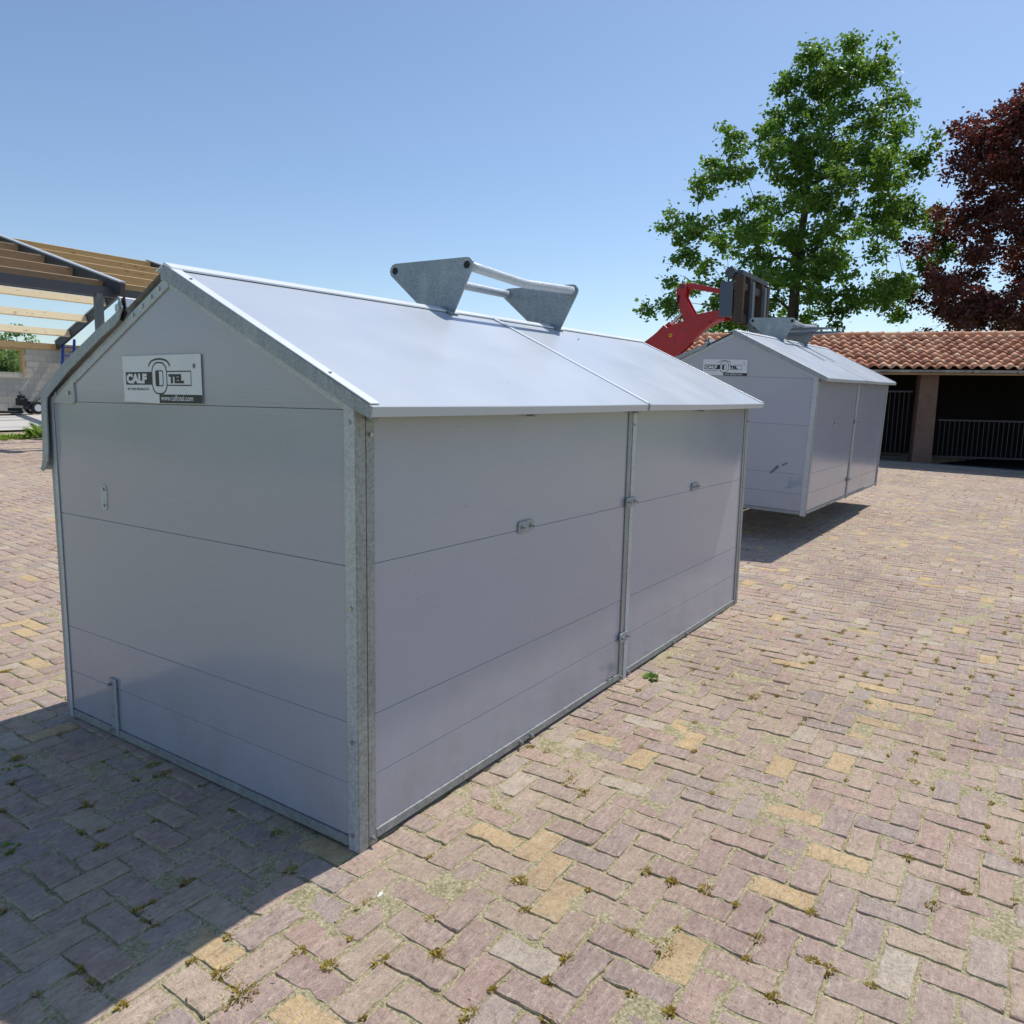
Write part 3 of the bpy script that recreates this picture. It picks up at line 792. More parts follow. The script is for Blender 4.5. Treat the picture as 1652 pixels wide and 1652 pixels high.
    flat([(.242, .068), (.266, .068), (.266, .128), (.242, .128)], M_stk, .0013)
    ring([(.318, .068), (.482, .068), (.482, .127), (.318, .127)], [(.318, .0725), (.4785, .0725), (.4785, .1225), (.318, .1225)], M_stk, 0, .0007)
    arc = [(.268 + .080 * math.cos(R(t)) * (1 if abs(t - 90) < 50 else .97), .128 + .050 * math.sin(R(t)) ** .6) for t in range(12, 169, 6)]
    arci = [(.268 + (x - .268) * .93, .128 + (y - .128) * .87 - .0005) for x, y in arc]
    n = len(arc)
    MB().add([(x, y, .0011) for x, y in arc + arci], [(i, i + 1, n + i + 1, n + i) for i in range(n - 1)]).build('logo_mark', M_stk, st)
    return H
hutch = make_hutch()
tag(hutch, 'large grey panelled calf hutch standing on the paving in the foreground', 'calf hutch', 'twin bay calf hutches')
hutch2 = copy_tree(hutch)
tag(hutch2, 'grey panelled calf hutch lifted off the ground by the red loader', 'calf hutch')
hutch2.location = (7.2655, .1731, .3778)
hutch2.rotation_euler = Euler((R(1.96), R(-.4446), R(-1.7136)), 'XYZ')
# teal smear and scuffs on the far hutch gable
tm = N('teal_smear'); p_ = tm.coord('Object')
mk = tm.ramp(tm.noise(p_, 9, 3), [(.42, 0.0), (.7, .5)])
trn = tm.n('ShaderNodeBsdfTransparent'); mxx = tm.n('ShaderNodeMixShader')
tm.set(lin(120, 178, 196), .5); tm.l(mk, mxx.inputs[0]); tm.l(trn.outputs[0], mxx.inputs[1]); tm.l(tm.b.outputs[0], mxx.inputs[2]); tm.l(mxx.outputs[0], tm.out.inputs[0])
MB().add([(.0025, .07, .34), (.0025, .25, .30), (.0025, .27, .43), (.0025, .07, .47)], [(0, 1, 2, 3)]).build('paint_smear', tm.m, hutch2)
for q in ([(.33, .55), (.42, .46), (.44, .47), (.36, .57)], [(.24, .60), (.30, .56), (.31, .575), (.25, .615)]):
    MB().add([(.002, y, z) for y, z in q], [(0, 1, 2, 3)]).build('scuff_mark', M_steel, hutch2)

# ------------------------------------------------------------------ loader
LX = 9.75
ld = empty('compact_loader', (LX, 6.0, float(gz(LX, 6.0))))
def lp(mb, nm, mat, bev=.0, par=ld, **k):
    o = mb.build(nm, mat, None, bev, **k); o.parent = par; o.matrix_parent_inverse = Matrix.Translation(-Vector(ld.location)); return o
sh = lambda pts: [(-1.8136 + (y + 1.8136) * 1.0132, 1.6 + (z - 1.6) * 1.0132) for y, z in pts]
boom = sh([(2.91, 2.80), (2.59, 2.92), (2.44, 2.99), (2.2, 3.03), (1.98, 3.05), (1.97, 2.91), (2.10, 2.905), (2.17, 2.87), (2.19, 2.89), (2.32, 2.80), (2.5, 2.65), (2.54, 2.58), (2.74, 2.40), (3.4, 1.95), (4.9, 1.15), (5.15, 1.45), (3.55, 2.28), (3.08, 2.62)])
for x0, x1 in ((LX - .14, LX - .115), (LX + .115, LX + .14)):
    lp(MB().prism(boom, 0, x0, x1), 'boom_plate', M_red, .004)
lp(MB().prism(sh([(2.88, 2.77), (2.44, 2.95), (2.0, 3.01), (2.02, 2.94), (2.3, 2.80), (2.74, 2.44), (4.9, 1.2), (5.1, 1.42)]), 0, LX - .114, LX + .114), 'boom_box', M_red)
low = sh([(2.19, 2.892), (2.32, 2.80), (2.5, 2.65), (2.54, 2.58), (2.76, 2.385), (2.72, 2.36), (2.50, 2.54), (2.44, 2.61), (2.30, 2.74), (2.17, 2.85)])
lp(MB().prism(low, 0, LX - .16, LX - .1405), 'boom_flange', M_red, .004)
for y, z, m_, r_ in ((2.56, 2.78, M_steeld, .016), (2.73, 2.60, M_steeld, .018), (2.81, 2.70, M_yellow, .030), (2.815, 2.70, M_red, .014)):
    (y, z), = sh([(y, z)])
    lp(MB().tube([(LX - .143 - (.002 if m_ is M_red else 0), y, z), (LX - .139, y, z)], r_, 14), 'round_sticker' if m_ in (M_yellow, M_red) else 'pin', m_)
lever = sh([(2.62, 2.91), (2.76, 3.24), (2.765, 3.39), (2.72, 3.46), (2.66, 3.48), (2.61, 3.43), (2.61, 3.36), (2.63, 3.28), (2.45, 2.97)])
lp(MB().prism(lever, 0, LX - .09, LX - .065), 'bell_crank', M_red, .004)
lp(MB().prism(lever, 0, LX + .065, LX + .09), 'bell_crank', M_red, .004)
lp(MB().tube([(LX - .1, *sh([(2.68, 3.42)])[0]), (LX + .1, *sh([(2.68, 3.42)])[0])], .03, 12), 'pin', M_steeld)
link_ = sh([(2.70, 3.48), (2.52, 3.47), (1.86, 3.30), (1.86, 3.235), (2.5, 3.385), (2.68, 3.40)])
lp(MB().prism(link_, 0, LX - .05, LX + .05), 'tilt_link', M_red, .006)
(a_, b_), (c_, d_), (e_, f_) = sh([(3.12, 2.68), (2.86, 2.88), (2.66, 3.06)])
lp(MB().tube([(LX, a_ + .9, b_ - .62), (LX, a_, b_), (LX, c_, d_)], .055, 14), 'tilt_cylinder', M_red)
lp(MB().tube([(LX, c_, d_), (LX, e_, f_)], .028, 12), 'cylinder_rod', M_chrome)
lp(MB().prism(sh([(3.19, 2.62), (2.94, 2.86), (2.86, 2.81), (3.06, 2.58)]), 0, LX - .12, LX - .07), 'cylinder_guard', M_red, .003)
lp(MB().tube([(LX - .1, *sh([(2.9, 2.93)])[0]), (LX - .11, *sh([(2.75, 3.1)])[0]), (LX - .11, *sh([(2.72, 3.3)])[0])], .012, 8), 'hydraulic_hose', M_black)
# quick coupler and fork carriage
lp(MB().box(9.06, 9.14, 1.74, 1.93, 2.90, 3.38), 'coupler_side_plate', M_coup, .006)
lp(MB().box(10.36, 10.44, 1.74, 1.93, 2.90, 3.38), 'coupler_side_plate', M_coup, .006)
lp(MB().box(9.14, 10.36, 1.80, 1.90, 2.92, 3.02), 'coupler_bar', M_coup, .006)
lp(MB().box(9.14, 10.36, 1.80, 1.90, 3.24, 3.34), 'coupler_bar', M_coup, .006)
for xx in (9.10, 9.43, 10.02, 10.34):
    lp(MB().box(xx - .045, xx + .045, 1.60, 1.72, 2.80, 3.46), 'carriage_upright', M_rust, .004)
for z0, z1 in ((2.82, 2.94), (3.26, 3.36)):
    lp(MB().box(9.06, 10.40, 1.62, 1.735, z0, z1), 'carriage_rail', M_rust, .004)
lp(MB().box(9.10, 10.36, 1.63, 1.71, 3.462, 3.53), 'carriage_top_rail', M_steeld, .006)
lp(MB().tube([(9.06, 1.80, 3.50), (9.22, 1.80, 3.50)], .075, 12), 'hose_coupling', M_steeld)
for xx in (9.42, 10.03):
    mb = MB().prism([(1.60, 3.40), (1.555, 3.40), (1.548, 2.735), (.75, 2.732), (.42, 2.722), (.42, 2.712), (.75, 2.692), (1.56, 2.685), (1.60, 2.74)], 0, xx - .055, xx + .055)
    lp(mb, 'fork_tine', M_steel, .004)
# body of the loader (behind the near hutch)
g0 = float(gz(LX, 6.2))
lp(MB().prism([(4.55, .55), (4.55, 1.25), (5.0, 1.55), (5.5, 1.55), (5.6, .95), (6.5, .95), (6.55, 1.5), (7.5, 1.42), (7.65, 1.1), (7.65, .55)], 0, LX - .42, LX + .42).box(LX - .1, LX + .1, 4.7, 5.2, 1.2, 1.7), 'chassis', M_red, .03)
lp(MB().box(LX - .28, LX + .28, 6.15, 6.25, 1.3, 1.75).box(LX - .28, LX + .28, 5.75, 6.25, 1.15, 1.3), 'seat', M_black, .04)
lp(MB().tube([(LX, 5.45, 1.45), (LX, 5.68, 1.85)], .025, 8).tube([(LX + .17 * math.cos(R(t)), 5.68 + .06 * math.sin(R(t)), 1.86 + .16 * math.sin(R(t))) for t in range(0, 361, 30)], .014, 6, False), 'steering_wheel', M_black)
for s in (-1, 1):
    lp(MB().tube([(LX + s * .38, 6.5, 1.4), (LX + s * .38, 6.42, 2.3)], .03, 8), 'roll_bar', M_steeld)
lp(MB().tube([(LX - .38, 6.42, 2.3), (LX + .38, 6.42, 2.3)], .03, 8), 'roll_bar', M_steeld)
for yy in (5.05, 7.05):
    for s in (-1, 1):
        zc = float(gz(LX, yy)) + .43
        xx = LX + s * .56
        prof = []
        mb = MB()
        n = 28; secs = [(-.13, .30), (-.14, .38), (-.10, .43), (.10, .43), (.14, .38), (.13, .30)]
        vs = [(xx + dx, yy + r_ * math.cos(2 * math.pi * k_ / n), zc + r_ * math.sin(2 * math.pi * k_ / n)) for dx, r_ in secs for k_ in range(n)]
        fs = [(a * n + k_, a * n + (k_ + 1) % n, ((a + 1) % 6) * n + (k_ + 1) % n, ((a + 1) % 6) * n + k_) for a in range(6) for k_ in range(n)]
        wh = lp(mb.add(vs, fs), 'tyre', M_black)
        lp(MB().tube([(xx - .10, yy, zc), (xx + .10, yy, zc)], .29, 24).tube([(xx - .13, yy, zc), (xx + .13, yy, zc)], .10, 12), 'wheel_rim', M_stw)
tag(ld, 'red compact loader with raised boom and fork carriage holding the far hutch', 'loader')

# ------------------------------------------------------------------ tiled shed
shed = empty('tiled_shed', (S0[0], S0[1], float(gz(*S0))))
shed.rotation_euler = (0, 0, math.atan2(ST[1], ST[0]))          # local x along the front, local y away from the yard
G0 = float(gz(*S0))
EZ, RZ = 2.70 - G0, 3.70 - G0       # eave and ridge heights above the base
SA, SB = -5.6, 9.0
SD = 3.9
def spart(mb, nm, mat, bev=0, par=shed, **k):
    return mb.build(nm, mat, par, bev, **k)
EY, RY = -.36, 1.92
pitch = math.atan2(RZ - EZ, RY - EY)
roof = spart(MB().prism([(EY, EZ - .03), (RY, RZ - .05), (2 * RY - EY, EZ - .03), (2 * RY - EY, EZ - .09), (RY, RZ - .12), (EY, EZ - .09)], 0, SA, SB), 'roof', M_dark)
# S-shaped pantile
def tile_mesh(mat):
    n = 9; wv = .262; ln = .42
    prof = []
    for i in range(n + 1):
        t = i / n; prof.append((t * (wv + .02) - .02, .038 * math.sin(2 * math.pi * (t * 1.02 - .05)) + .014))
    vs = []; fs = []
    for j, (yy, dz) in enumerate(((0, .034), (.30, .016), (ln, .0))):
        for x, z in prof: vs.append((x, yy, z + dz))
    for x, z in prof: vs.append((x, .004, z + .034 - .026))
    m_ = n + 1
    for j in range(2):
        for i in range(n): fs.append((j * m_ + i, j * m_ + i + 1, (j + 1) * m_ + i + 1, (j + 1) * m_ + i))
    for i in range(n): fs.append((3 * m_ + i, 3 * m_ + i + 1, i + 1, i))
    return vs, fs
tv, tf = tile_mesh(M_tile)
tme = bpy.data.meshes.new('roof_tile'); tme.from_pydata(tv, [], tf); tme.materials.append(M_tile)
tme.polygons.foreach_set('use_smooth', [True] * len(tme.polygons))
rows = 7; exp_ = (math.hypot(RZ - EZ, RY - EY) - .02) / rows
cols = int((SB - SA) / .262)
cp, sp_ = math.cos(pitch), math.sin(pitch)
rest_v, rest_f = [], []
cnt = 0
for c in range(cols):
    for r_ in range(rows):
        x = SA + c * .262 + rnd.gauss(0, .003); d = r_ * exp_ + rnd.gauss(0, .005); dz = abs(rnd.gauss(0, .004))
        oy, oz = EY - .04 + d * cp - dz * sp_, EZ + d * sp_ + dz * cp
        rx = pitch - .05 + rnd.gauss(0, .008); rz_ = rnd.gauss(0, .010); ry_ = rnd.gauss(0, .015)
        Mx = Matrix.Translation((x, oy, oz)) @ Euler((rx, ry_, rz_), 'XYZ').to_matrix().to_4x4()
        if 0 <= x - SA and x < 3.75 and cnt < 300:
            o = bpy.data.objects.new('roof_tile', tme); COL.objects.link(o); o.parent = roof; o.matrix_local = Mx; cnt += 1
        else:
            b = len(rest_v); rest_v += [tuple(Mx @ Vector(p)) for p in tv]; rest_f += [tuple(i + b for i in f) for f in tf]
    for r_ in range(rows):      # back slope
        Mx = Matrix.Translation((SA + c * .262 + .262, 2 * RY - EY + .04 - r_ * exp_ * cp, EZ + r_ * exp_ * sp_)) @ Euler((0, 0, math.pi), 'XYZ').to_matrix().to_4x4() @ Euler((pitch - .05, 0, 0), 'XYZ').to_matrix().to_4x4()
        b = len(rest_v); rest_v += [tuple(Mx @ Vector(p)) for p in tv]; rest_f += [tuple(i + b for i in f) for f in tf]
rt = MB(); rt.v, rt.f = rest_v, rest_f
me = bpy.data.meshes.new('roof_tiles'); me.from_pydata(rest_v, [], rest_f); me.materials.append(M_tile)
tag(link('roof_tiles', me, roof), kind='stuff')
rl = .40
rv = MB().tube([(0, 0, 0), (rl, 0, .006)], [.105, .118], 14)
rv.tube([(rl - .05, 0, .006), (rl + .012, 0, .008)], .128, 14)
rme = rv.mesh('ridge_tile', M_tile)
for i in range(int((SB - SA) / rl)):
    o = bpy.data.objects.new('ridge_tile', rme); COL.objects.link(o); o.parent = roof
    o.location = (SA + i * rl, RY, RZ + .005 + rnd.gauss(0, .004)); o.rotation_euler = (0, rnd.gauss(0, .006), rnd.gauss(0, .006))
# gutter, brackets, fascia
gut = MB()
gp = [(-.065 * math.cos(R(t)), -.065 * math.sin(R(t))) for t in range(0, 181, 20)]
gp2 = [(y * .9, z * .9) for y, z in gp]
gut.prism([(EY - .10 + y, EZ - .055 + z) for y, z in gp + gp2[::-1]], 0, SA, SB)
spart(gut, 'gutter', M_zinc)
gb = MB().prism([(EY - .1 + y * 1.06, EZ - .055 + z * 1.06) for y, z in gp + [(a * 1.0, b * 1.0) for a, b in gp[::-1]]], 0, 0, .03).mesh('gutter_bracket', M_galv)
x = SA + .4
while x < SB:
    o = bpy.data.objects.new('gutter_bracket', gb); COL.objects.link(o); o.parent = shed; o.location = (x, 0, 0); x += .98
spart(MB().box(SA, SB, EY - .02, EY + .02, EZ - .16, EZ - .035), 'fascia', M_woodg)
spart(MB().box(SA, SB, .10, .30, EZ - .13, EZ + .08), 'front_beam', M_woodg)
for px_ in (-2.9, .86, 4.9, 8.7):
    spart(MB().prism([(px_ - .27, -.6), (px_ + .21, -.6), (px_ + .20, EZ - .135), (px_ - .22, EZ - .135)], 1, .0, .46), 'brick_pillar', M_bwall, .01)
spart(MB().box(SA, SB, SD - .2, SD, -.6, EZ + .0), 'back_wall', M_shadebrick)
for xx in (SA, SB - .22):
    spart(MB().prism([(.0, -.6), (SD, -.6), (SD, EZ - .10), (RY, RZ - .13), (.0, EZ - .10)], 0, xx, xx + .22), 'end_wall', M_shadebrick)
spart(MB().box(SA + .22, SB - .22, .0, SD - .2, -.3, -.04), 'shed_floor', M_shadebrick)
# gate and railing
def barset(name, x0, x1, z0, z1, y, step, par):
    g = spart(MB().box(x0, x1, y - .02, y + .02, z1 - .04, z1).box(x0, x1, y - .02, y + .02, z0, z0 + .04), name, M_barn)
    b = MB().tube([(0, 0, z0 + .03), (0, 0, z1 - .03)], .011, 8).mesh('gate_bar', M_barn)
    xx = x0 + step / 2
    while xx < x1:
        o = bpy.data.objects.new('gate_bar', b); COL.objects.link(o); o.parent = g; o.location = (xx, y, 0); xx += step
barset('gate', -2.55, .52, .10, 1.86, .22, .113, shed)
barset('railing', 1.20, 4.60, .15, 1.14, .30, .113, shed)
tag(shed, 'open fronted brick shed with terracotta pantile roof behind the lifted hutch', 'shed')
# kerb strip before the shed
kv = []; 
for s in np.arange(SA - 1, SB + 1.01, .5):
    for d in (.42, .40, .0):
        q = S0 + ST * s + SN * d
        kv.append((q[0], q[1], float(gz(*q)) + (.05 if d < .41 else -.02)))
kf = [(i * 3 + j, (i + 1) * 3 + j, (i + 1) * 3 + j + 1, i * 3 + j + 1) for i in range(len(kv) // 3 - 1) for j in range(2)]
tag(MB().add(kv, kf).build('kerb', M_kerb), kind='structure')

# ------------------------------------------------------------------ barn under construction
barn = empty('unfinished_barn', (7.45, 20.2, float(gz(7.45, 20.2))))
def bp(mb, nm, mat, bev=0, par=barn, **k):
    o = mb.build(nm, mat, None, bev, **k); o.parent = par
    o.matrix_parent_inverse = Matrix.Translation(-Vector(barn.location)); return o
YE, ZE, YR, ZR, YF, ZF = 14.83, 4.02, 20.2, 5.62, 26.0, 3.42
for x in (3.35, 7.45, 11.55):
    rf = bp(MB().bar((x, YE - .35, ZE - .15), (x, YR, ZR - .15), .10, .26).bar((x, YR, ZR - .15), (x, YF, ZF - .14), .10, .24), 'rafter', M_steeld)
    bp(MB().bar((x, YE - .35, ZE + .005), (x, YR, ZR + .005), .17, .03).bar((x, YR, ZR + .005), (x, YF, ZF + .005), .17, .03), 'rafter_flange', M_galv)  # pale steel on the flange: its sunlit edge put into the colour
    bp(MB().box(x - .42, x - .28, YE - .07, YE + .07, float(gz(x, YE)) - .1, ZE - .25).box(x - .48, x - .22, YE - .11, YE + .11, float(gz(x, YE)) - .1, float(gz(x, YE)) + .02), 'post', M_steel)
bp(MB().box(-3, 11.6, YE - .06, YE + .06, ZE - .30, ZE - .10), 'eave_beam', M_steeld)
rz_at = lambda y: ZE + (ZR - ZE) * (y - YE) / (YR - YE) if y < YR else ZR + (ZF - ZR) * (y - YR) / (YF - YR)
def purlin(x0, x1, y, mat, w=.07, h=.20):
    s = (ZR - ZE) / (YR - YE) if y < YR else (ZF - ZR) / (YF - YR)
    n = Vector((0, -s, 1)).normalized()
    c = Vector((0, y, rz_at(y))) - n * (h / 2 + .02)
    bp(MB().bar((x0, c.y, c.z), (x1, c.y, c.z), w, h, n), 'purlin', mat)
for y in (15.15, 16.4, 17.65, 18.9, 20.05):
    purlin(-3, 7.39, y, M_woodg); purlin(7.51, 11.49, y, M_woodb)  # browner than the far purlins: their unlit faces are in the colour too
for y in (22.72, 23.92, 25.05):
    purlin(0, 11.49, y, M_wood, .08, .22)
bp(MB().bar((-2, 22.4, rz_at(22.4) - .12), (11.5, 22.4, rz_at(22.4) - .12), .05, .06), 'tie_rod', M_steeld)
# block wall with a window opening (blocks as pieces)
zb = float(gz(10, 26)) + .04
wall = bp(MB().box(3, 9.35, 26.03, 26.17, zb - .3, 3.13).box(10.50, 12.2, 26.03, 26.17, zb - .3, 3.13).box(9.35, 10.50, 26.03, 26.17, zb - .3, 2.18), 'block_wall', M_conc)
bme = MB().box(-.21, .21, 0, .20, 0, .195).mesh('block', M_block)
nrow = int((3.13 - zb) / .2) + 1
for r_ in range(nrow):
    z = 3.13 - .2 * (r_ + 1)
    for c in range(0, 11):
        x = 8.2 + c * .425 + (.2125 if r_ % 2 else 0)
        if x > 12.1: continue
        if 9.32 < x < 10.52 and z > 2.15:
            if x + .21 > 10.46 or x - .21 < 9.36: pass
            if 9.45 < x < 10.38: continue
        o = bpy.data.objects.new('block', bme); COL.objects.link(o); o.parent = wall
        cx0, cx1 = x - .21, x + .21
        if z > 2.15:
            if cx0 < 10.48 < cx1: cx0 = 10.485
            if cx0 < 9.37 < cx1: cx1 = 9.365
        o.scale = ((cx1 - cx0) / .42, 1, 1)
        o.location = ((cx0 + cx1) / 2, 26.0 + rnd.gauss(0, .002), z)
bp(MB().box(3, 12.6, 25.96, 26.16, 3.133, 3.34), 'wall_plate', M_woodb)
bp(MB().box(9.37, 9.44, 25.98, 26.19, 2.18, 3.13).box(10.41, 10.48, 25.98, 26.19, 2.18, 3.13).box(9.44, 10.41, 25.98, 26.19, 3.06, 3.13), 'window_frame', M_woodb)
bp(MB().box(9.3, 10.55, 25.95, 26.2, 2.12, 2.178), 'window_sill', M_conc)
bp(MB().box(12.25, 12.45, 23.2, 26.0, zb - .3, 3.34), 'cross_wall', M_block)
tag(barn, 'half built barn with bare timber purlins and grey block wall', 'barn')
# ladder against the wall plate
lad = empty('ladder', (11.4, 25.2, zb))
def ladp(mb, nm):
    o = mb.build(nm, M_blue, lad); o.matrix_parent_inverse = Matrix.Translation(-Vector(lad.location))
l0 = Vector((11.02, 24.95, zb)); l1 = Vector((11.72, 25.88, 3.52)); off = Vector((.34, -.05, 0))
for s in (0, 1):
    ladp(MB().bar(l0 + off * s, l1 + off * s, .075, .10), 'ladder_rail')
for i in range(1, 9):
    q = l0.lerp(l1, i / 9); ladp(MB().tube([q, q + off], .018, 8), 'rung')
tag(lad, 'blue ladder leaning against the block wall', 'ladder')
# two wheel cultivator
cz = float(gz(10.3, 25.2)) + .05
cul = empty('walking_tractor', (10.05, 25.2, cz))
def cp_(mb, nm, mat, bev=0, **k):
    o = mb.build(nm, mat, cul, bev, **k); return o
def wheel(x, y, r_, w, nm='wheel'):
    o = cp_(MB().tube([(x, y - w / 2, r_), (x, y + w / 2, r_)], r_, 22), nm, M_black, .03)
    MB().tube([(x, y - w / 2 - .006, r_), (x, y + w / 2 + .006, r_)], r_ * .55, 16).build('rim', M_stw, o)
wheel(.28, -.22, .21, .12); wheel(.28, .22, .21, .12)
cp_(MB().box(-.02, .36, -.12, .12, .16, .34), 'gearbox', M_steeld, .03)
cp_(MB().box(-.22, .05, -.16, .16, .28, .52).box(-.18, .0, -.12, .12, .52, .62), 'engine', M_black, .04)
cp_(MB().box(-.95, -.2, -.36, .36, .03, .11).box(-.5, -.1, -.05, .05, .08, .2), 'mower_deck', M_black, .02)
for s in (-1, 1):
    cp_(MB().tube([(.2, s * .05, .34), (.42, s * .14, .52), (.48, s * .2, .58)], .014, 8), 'handlebar', M_steeld)
cp_(MB().tube([(-.12, -.1, .6), (-.2, -.14, .72), (-.14, -.12, .74)], .03, 8), 'exhaust', M_steel)
tag(cul, 'small black walking tractor with wheels parked before the block wall', 'walking tractor')

# ------------------------------------------------------------------ trees
def tree(name, label, base, trunk_h, clumps, leaf_mat, leaf, per, seed, lean=(0, 0), r0=.35, droop=0.0, flat=.75):
    """clumps: (x,y,z,r) in world; limbs grown from the trunk to every clump; leaves fill the clumps"""
    r = np.random.default_rng(seed)
    root = empty(name, base); B = Vector(base)
    top = B + Vector((lean[0], lean[1], trunk_h))
    nodes = [(B.lerp(top, t), r0 * (1 - .72 * t), i - 1) for i, t in enumerate(np.linspace(0, 1, 12))]
    order = sorted(clumps, key=lambda c: (Vector(c[:3]) - B.lerp(top, .45)).length)
    mbk = MB()
    mbk.tube([tuple(n_[0] + Vector((r.normal(0, .03), r.normal(0, .03), 0))) for n_ in nodes], [n_[1] for n_ in nodes], 9)
    pts = [n_[0] for n_ in nodes[3:]]; rads = [n_[1] for n_ in nodes[3:]]
    for c in order:
        q = Vector(c[:3]); best = None
        for i, p in enumerate(pts):
            d = q - p; ln = d.length
            pen = ln + max(0, (p.z + ln * .15 - q.z)) * 1.1 - rads[i] * 2.5
            if best is None or pen < best[0]: best = (pen, i)
        p = pts[best[1]]; rb = min(rads[best[1]] * .72, .05 + .02 * (q - p).length)
        rb = max(rb, .014)
        mid_ = p.lerp(q, .5) + Vector((r.normal(0, .12), r.normal(0, .12), .08 * (q - p).length))
        path = [p, p.lerp(mid_, .55) + Vector((0, 0, .02)), mid_, mid_.lerp(q, .6), q]
        rr_ = [rb, rb * .85, rb * .68, rb * .5, rb * .3]
        mbk.tube([tuple(a) for a in path], rr_, 5, False)
        for k_ in (1, 2, 3, 4): pts.append(path[k_]); rads.append(rr_[k_])
        for _ in range(3):
            e = q + Vector(r.normal(0, 1, 3)) * c[3] * .55
            mbk.tube([tuple(path[3]), tuple(path[3].lerp(e, .6)), tuple(e)], [rb * .3, rb * .2, .006], 4, False)
    tr = mbk.build('trunk', M_bark, None, smooth=True); tr.parent = root; tr.matrix_parent_inverse = Matrix.Translation(-B)
    Vs, Ts = [], []
    for (x, y, z, rad_) in clumps:
        cnt = int(per * rad_ ** 2)
        # several sprays inside each clump so that the outline is ragged
        ns = max(5, int(9 * rad_)); sp0 = r.normal(0, 1, (ns, 3)); sp0 /= np.linalg.norm(sp0, axis=1)[:, None]
        sp0 *= (rad_ * r.uniform(.25, 1.0, ns) ** .6)[:, None]; sp0[:, 2] *= flat
        w = r.integers(0, ns, cnt)
        pos = sp0[w] + r.normal(0, 1, (cnt, 3)) * np.array([.22, .22, .15]) * (.5 + .5 * rad_)
        pos[:, 2] -= droop * np.abs(r.normal(0, 1, cnt))
        pos += (x, y, z)
        d = r.normal(0, 1, (cnt, 3)); d[:, 2] = d[:, 2] * .6 - .25; d /= np.linalg.norm(d, axis=1)[:, None]
        e = np.cross(d, r.normal(0, 1, (cnt, 3))); e /= np.linalg.norm(e, axis=1)[:, None]
        s = (leaf * r.uniform(.6, 1.35, cnt))[:, None]
        Vs.append(np.stack([pos, pos + d * s * .5 + e * s * .32, pos + d * s, pos + d * s * .5 - e * s * .32], 1).reshape(-1, 3))
        Ts.append(np.repeat(np.clip(r.uniform(0, .6) + r.uniform(0, .4, cnt), 0, 1), 4))
    V = np.concatenate(Vs) - np.array(base)
    link('crown', np_mesh('crown', V, np.arange(len(V)), 4, leaf_mat, {'tint': ('POINT', np.concatenate(Ts))}), root)
    tag(root, label, 'tree'); return root
fwh = np.array([.8323, .5543]); rth = np.array([.5562, -.8310])
def at(lat, depth):
    return CAM[:2] + fwh * depth + rth * lat
def crown(depth, rows, n, rmin, rmax, seed, fill=.55, squash=.8, mind=.8):
    """rows: (z, left, right) extents across the line of sight; depth extent follows the width"""
    r = np.random.default_rng(seed); zs = np.array([a for a, _, _ in rows]); Ls = np.array([b for _, b, _ in rows]); Rs = np.array([c for _, _, c in rows])
    out = []; tries = 0
    c0 = (Ls.mean() + Rs.mean()) / 2
    while len(out) < n and tries < 60000:
        tries += 1
        z = r.uniform(zs.min(), zs.max()); l = np.interp(z, zs, Ls); rr_ = np.interp(z, zs, Rs)
        cx_, hw = (l + rr_) / 2, (rr_ - l) / 2
        rad_ = r.uniform(rmin, rmax); hw = max(hw - rad_ * .8, .15)
        a = r.uniform(0, 2 * math.pi); q = r.uniform(0, 1) ** fill
        lat = cx_ + hw * q * math.cos(a); dp = depth + hw * squash * q * math.sin(a)
        p = at(lat, dp)
        if any((p[0] - o[0]) ** 2 + (p[1] - o[1]) ** 2 + 1.4 * (z - o[2]) ** 2 < (mind * (rad_ + o[3]) * .5) ** 2 * 2 for o in out): continue
        out.append((p[0], p[1], z, rad_))
    return out
DO = 33.0
px2 = lambda px, d: (px - 826) / FPX * d
pz = lambda px, py, d: 1.6 + (652.5 + (px - 826) * .02 - py) / FPX * d
rows = [(py, l, r_) for py, l, r_ in ((528, 1032, 1448), (500, 1045, 1470), (460, 1055, 1465), (430, 1062, 1470), (400, 1066, 1480), (350, 1060, 1485), (310, 1088, 1492), (285, 1104, 1486), (262, 1120, 1462), (235, 1160, 1446), (200, 1182, 1428), (165, 1205, 1400), (130, 1240, 1372))]
rows = sorted([(pz(1250, py, DO), px2(l, DO), px2(r_, DO)) for py, l, r_ in rows])
bo_ = at(px2(1252, DO), DO)
cl = crown(DO, rows, 168, .38, .80, 3, .5, .8, .86)
def rim_clumps(pts, d, seed, rmin, rmax, spread):
    r = np.random.default_rng(seed); out = []
    for px_, py_ in pts:
        dd = d + r.uniform(-spread, spread); q = at(px2(px_, d), dd); out.append((q[0], q[1], pz(px_, py_, d), r.uniform(rmin, rmax)))
    return out
cl += rim_clumps([(1070, 365), (1082, 400), (1068, 440), (1060, 470), (1040, 512), (1080, 505), (1110, 325), (1128, 280), (1150, 305), (1202, 240), (1440, 285), (1460, 325), (1474, 372), (1464, 430), (1468, 482), (1440, 512), (1396, 246), (1384, 216), (1120, 470), (1100, 440), (1160, 490), (1380, 500), (1410, 470)], DO, 5, .4, .75, 2.0)
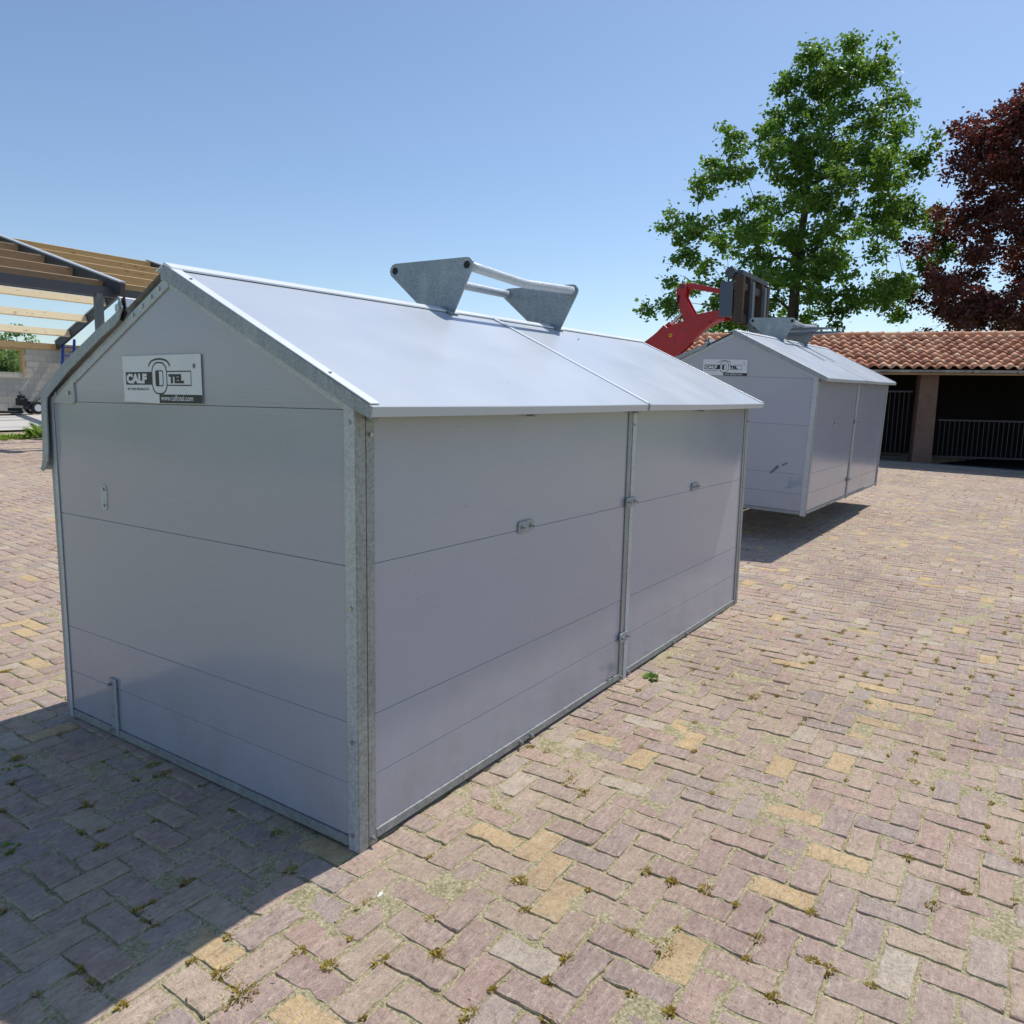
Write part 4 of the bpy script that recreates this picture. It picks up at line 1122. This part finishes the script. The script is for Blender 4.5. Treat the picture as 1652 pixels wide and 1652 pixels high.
tree('oak_tree', 'tall green oak with open crown rising behind the tiled shed', (bo_[0], bo_[1], float(gz(*bo_)) - .1), 11.5, cl, M_oak, .18, 820, 8, (.5, -.4), .34)
DB = 29.0
rows = [(py, l, r_) for py, l, r_ in ((545, 1450, 1960), (520, 1455, 1960), (480, 1462, 1960), (440, 1470, 1950), (400, 1466, 1950), (370, 1480, 1940), (330, 1492, 1930), (300, 1488, 1920), (260, 1500, 1900), (225, 1512, 1880), (190, 1540, 1850), (140, 1580, 1800), (95, 1630, 1760))]
rows = sorted([(pz(1650, py, DB), px2(l, DB), px2(r_, DB)) for py, l, r_ in rows])
bb_ = at(px2(1690, DB), DB)
cl = crown(DB, rows, 215, .42, .85, 4, .5, .85, .74)
cl += rim_clumps([(1512, 240), (1495, 300), (1480, 392), (1484, 440), (1500, 352), (1474, 474), (1478, 522), (1530, 222), (1576, 232), (1618, 222), (1545, 270), (1515, 420), (1505, 500)], DB, 6, .4, .7, 1.5)
tree('copper_beech_tree', 'dark purple copper beech tree at the right picture edge', (bb_[0], bb_[1], float(gz(*bb_)) - .1), 10.5, cl, M_beech, .15, 1350, 9, (0, 0), .4, .12)
# willow shrubs behind the barn window
for i, (px_, d, hgt, wd, lab) in enumerate(((8, 36.0, 2.6, 1.9, 'grey green leafy tree behind the barn window opening'), (36, 41.0, 3.95, 1.2, 'green tree top showing above the barn wall plate'))):
    g_ = 1.3
    rows = [(g_ - .2, px2(px_, d) - wd * .8, px2(px_, d) + wd * .8), (g_ + hgt * .4, px2(px_, d) - wd, px2(px_, d) + wd), (g_ + hgt * .75, px2(px_, d) - wd * .7, px2(px_, d) + wd * .7), (g_ + hgt - .4, px2(px_, d) - .3, px2(px_, d) + .3)]
    b_ = at(px2(px_, d), d)
    tree('willow_tree' if i == 0 else 'field_tree', lab, (b_[0], b_[1], float(gz(*b_)) - .1), hgt * .75, crown(d, rows, 46, .45, .8, 20 + i, .5, .8, .7), M_willow if i == 0 else M_oak, .16, 800, 30 + i, (0, 0), .14)
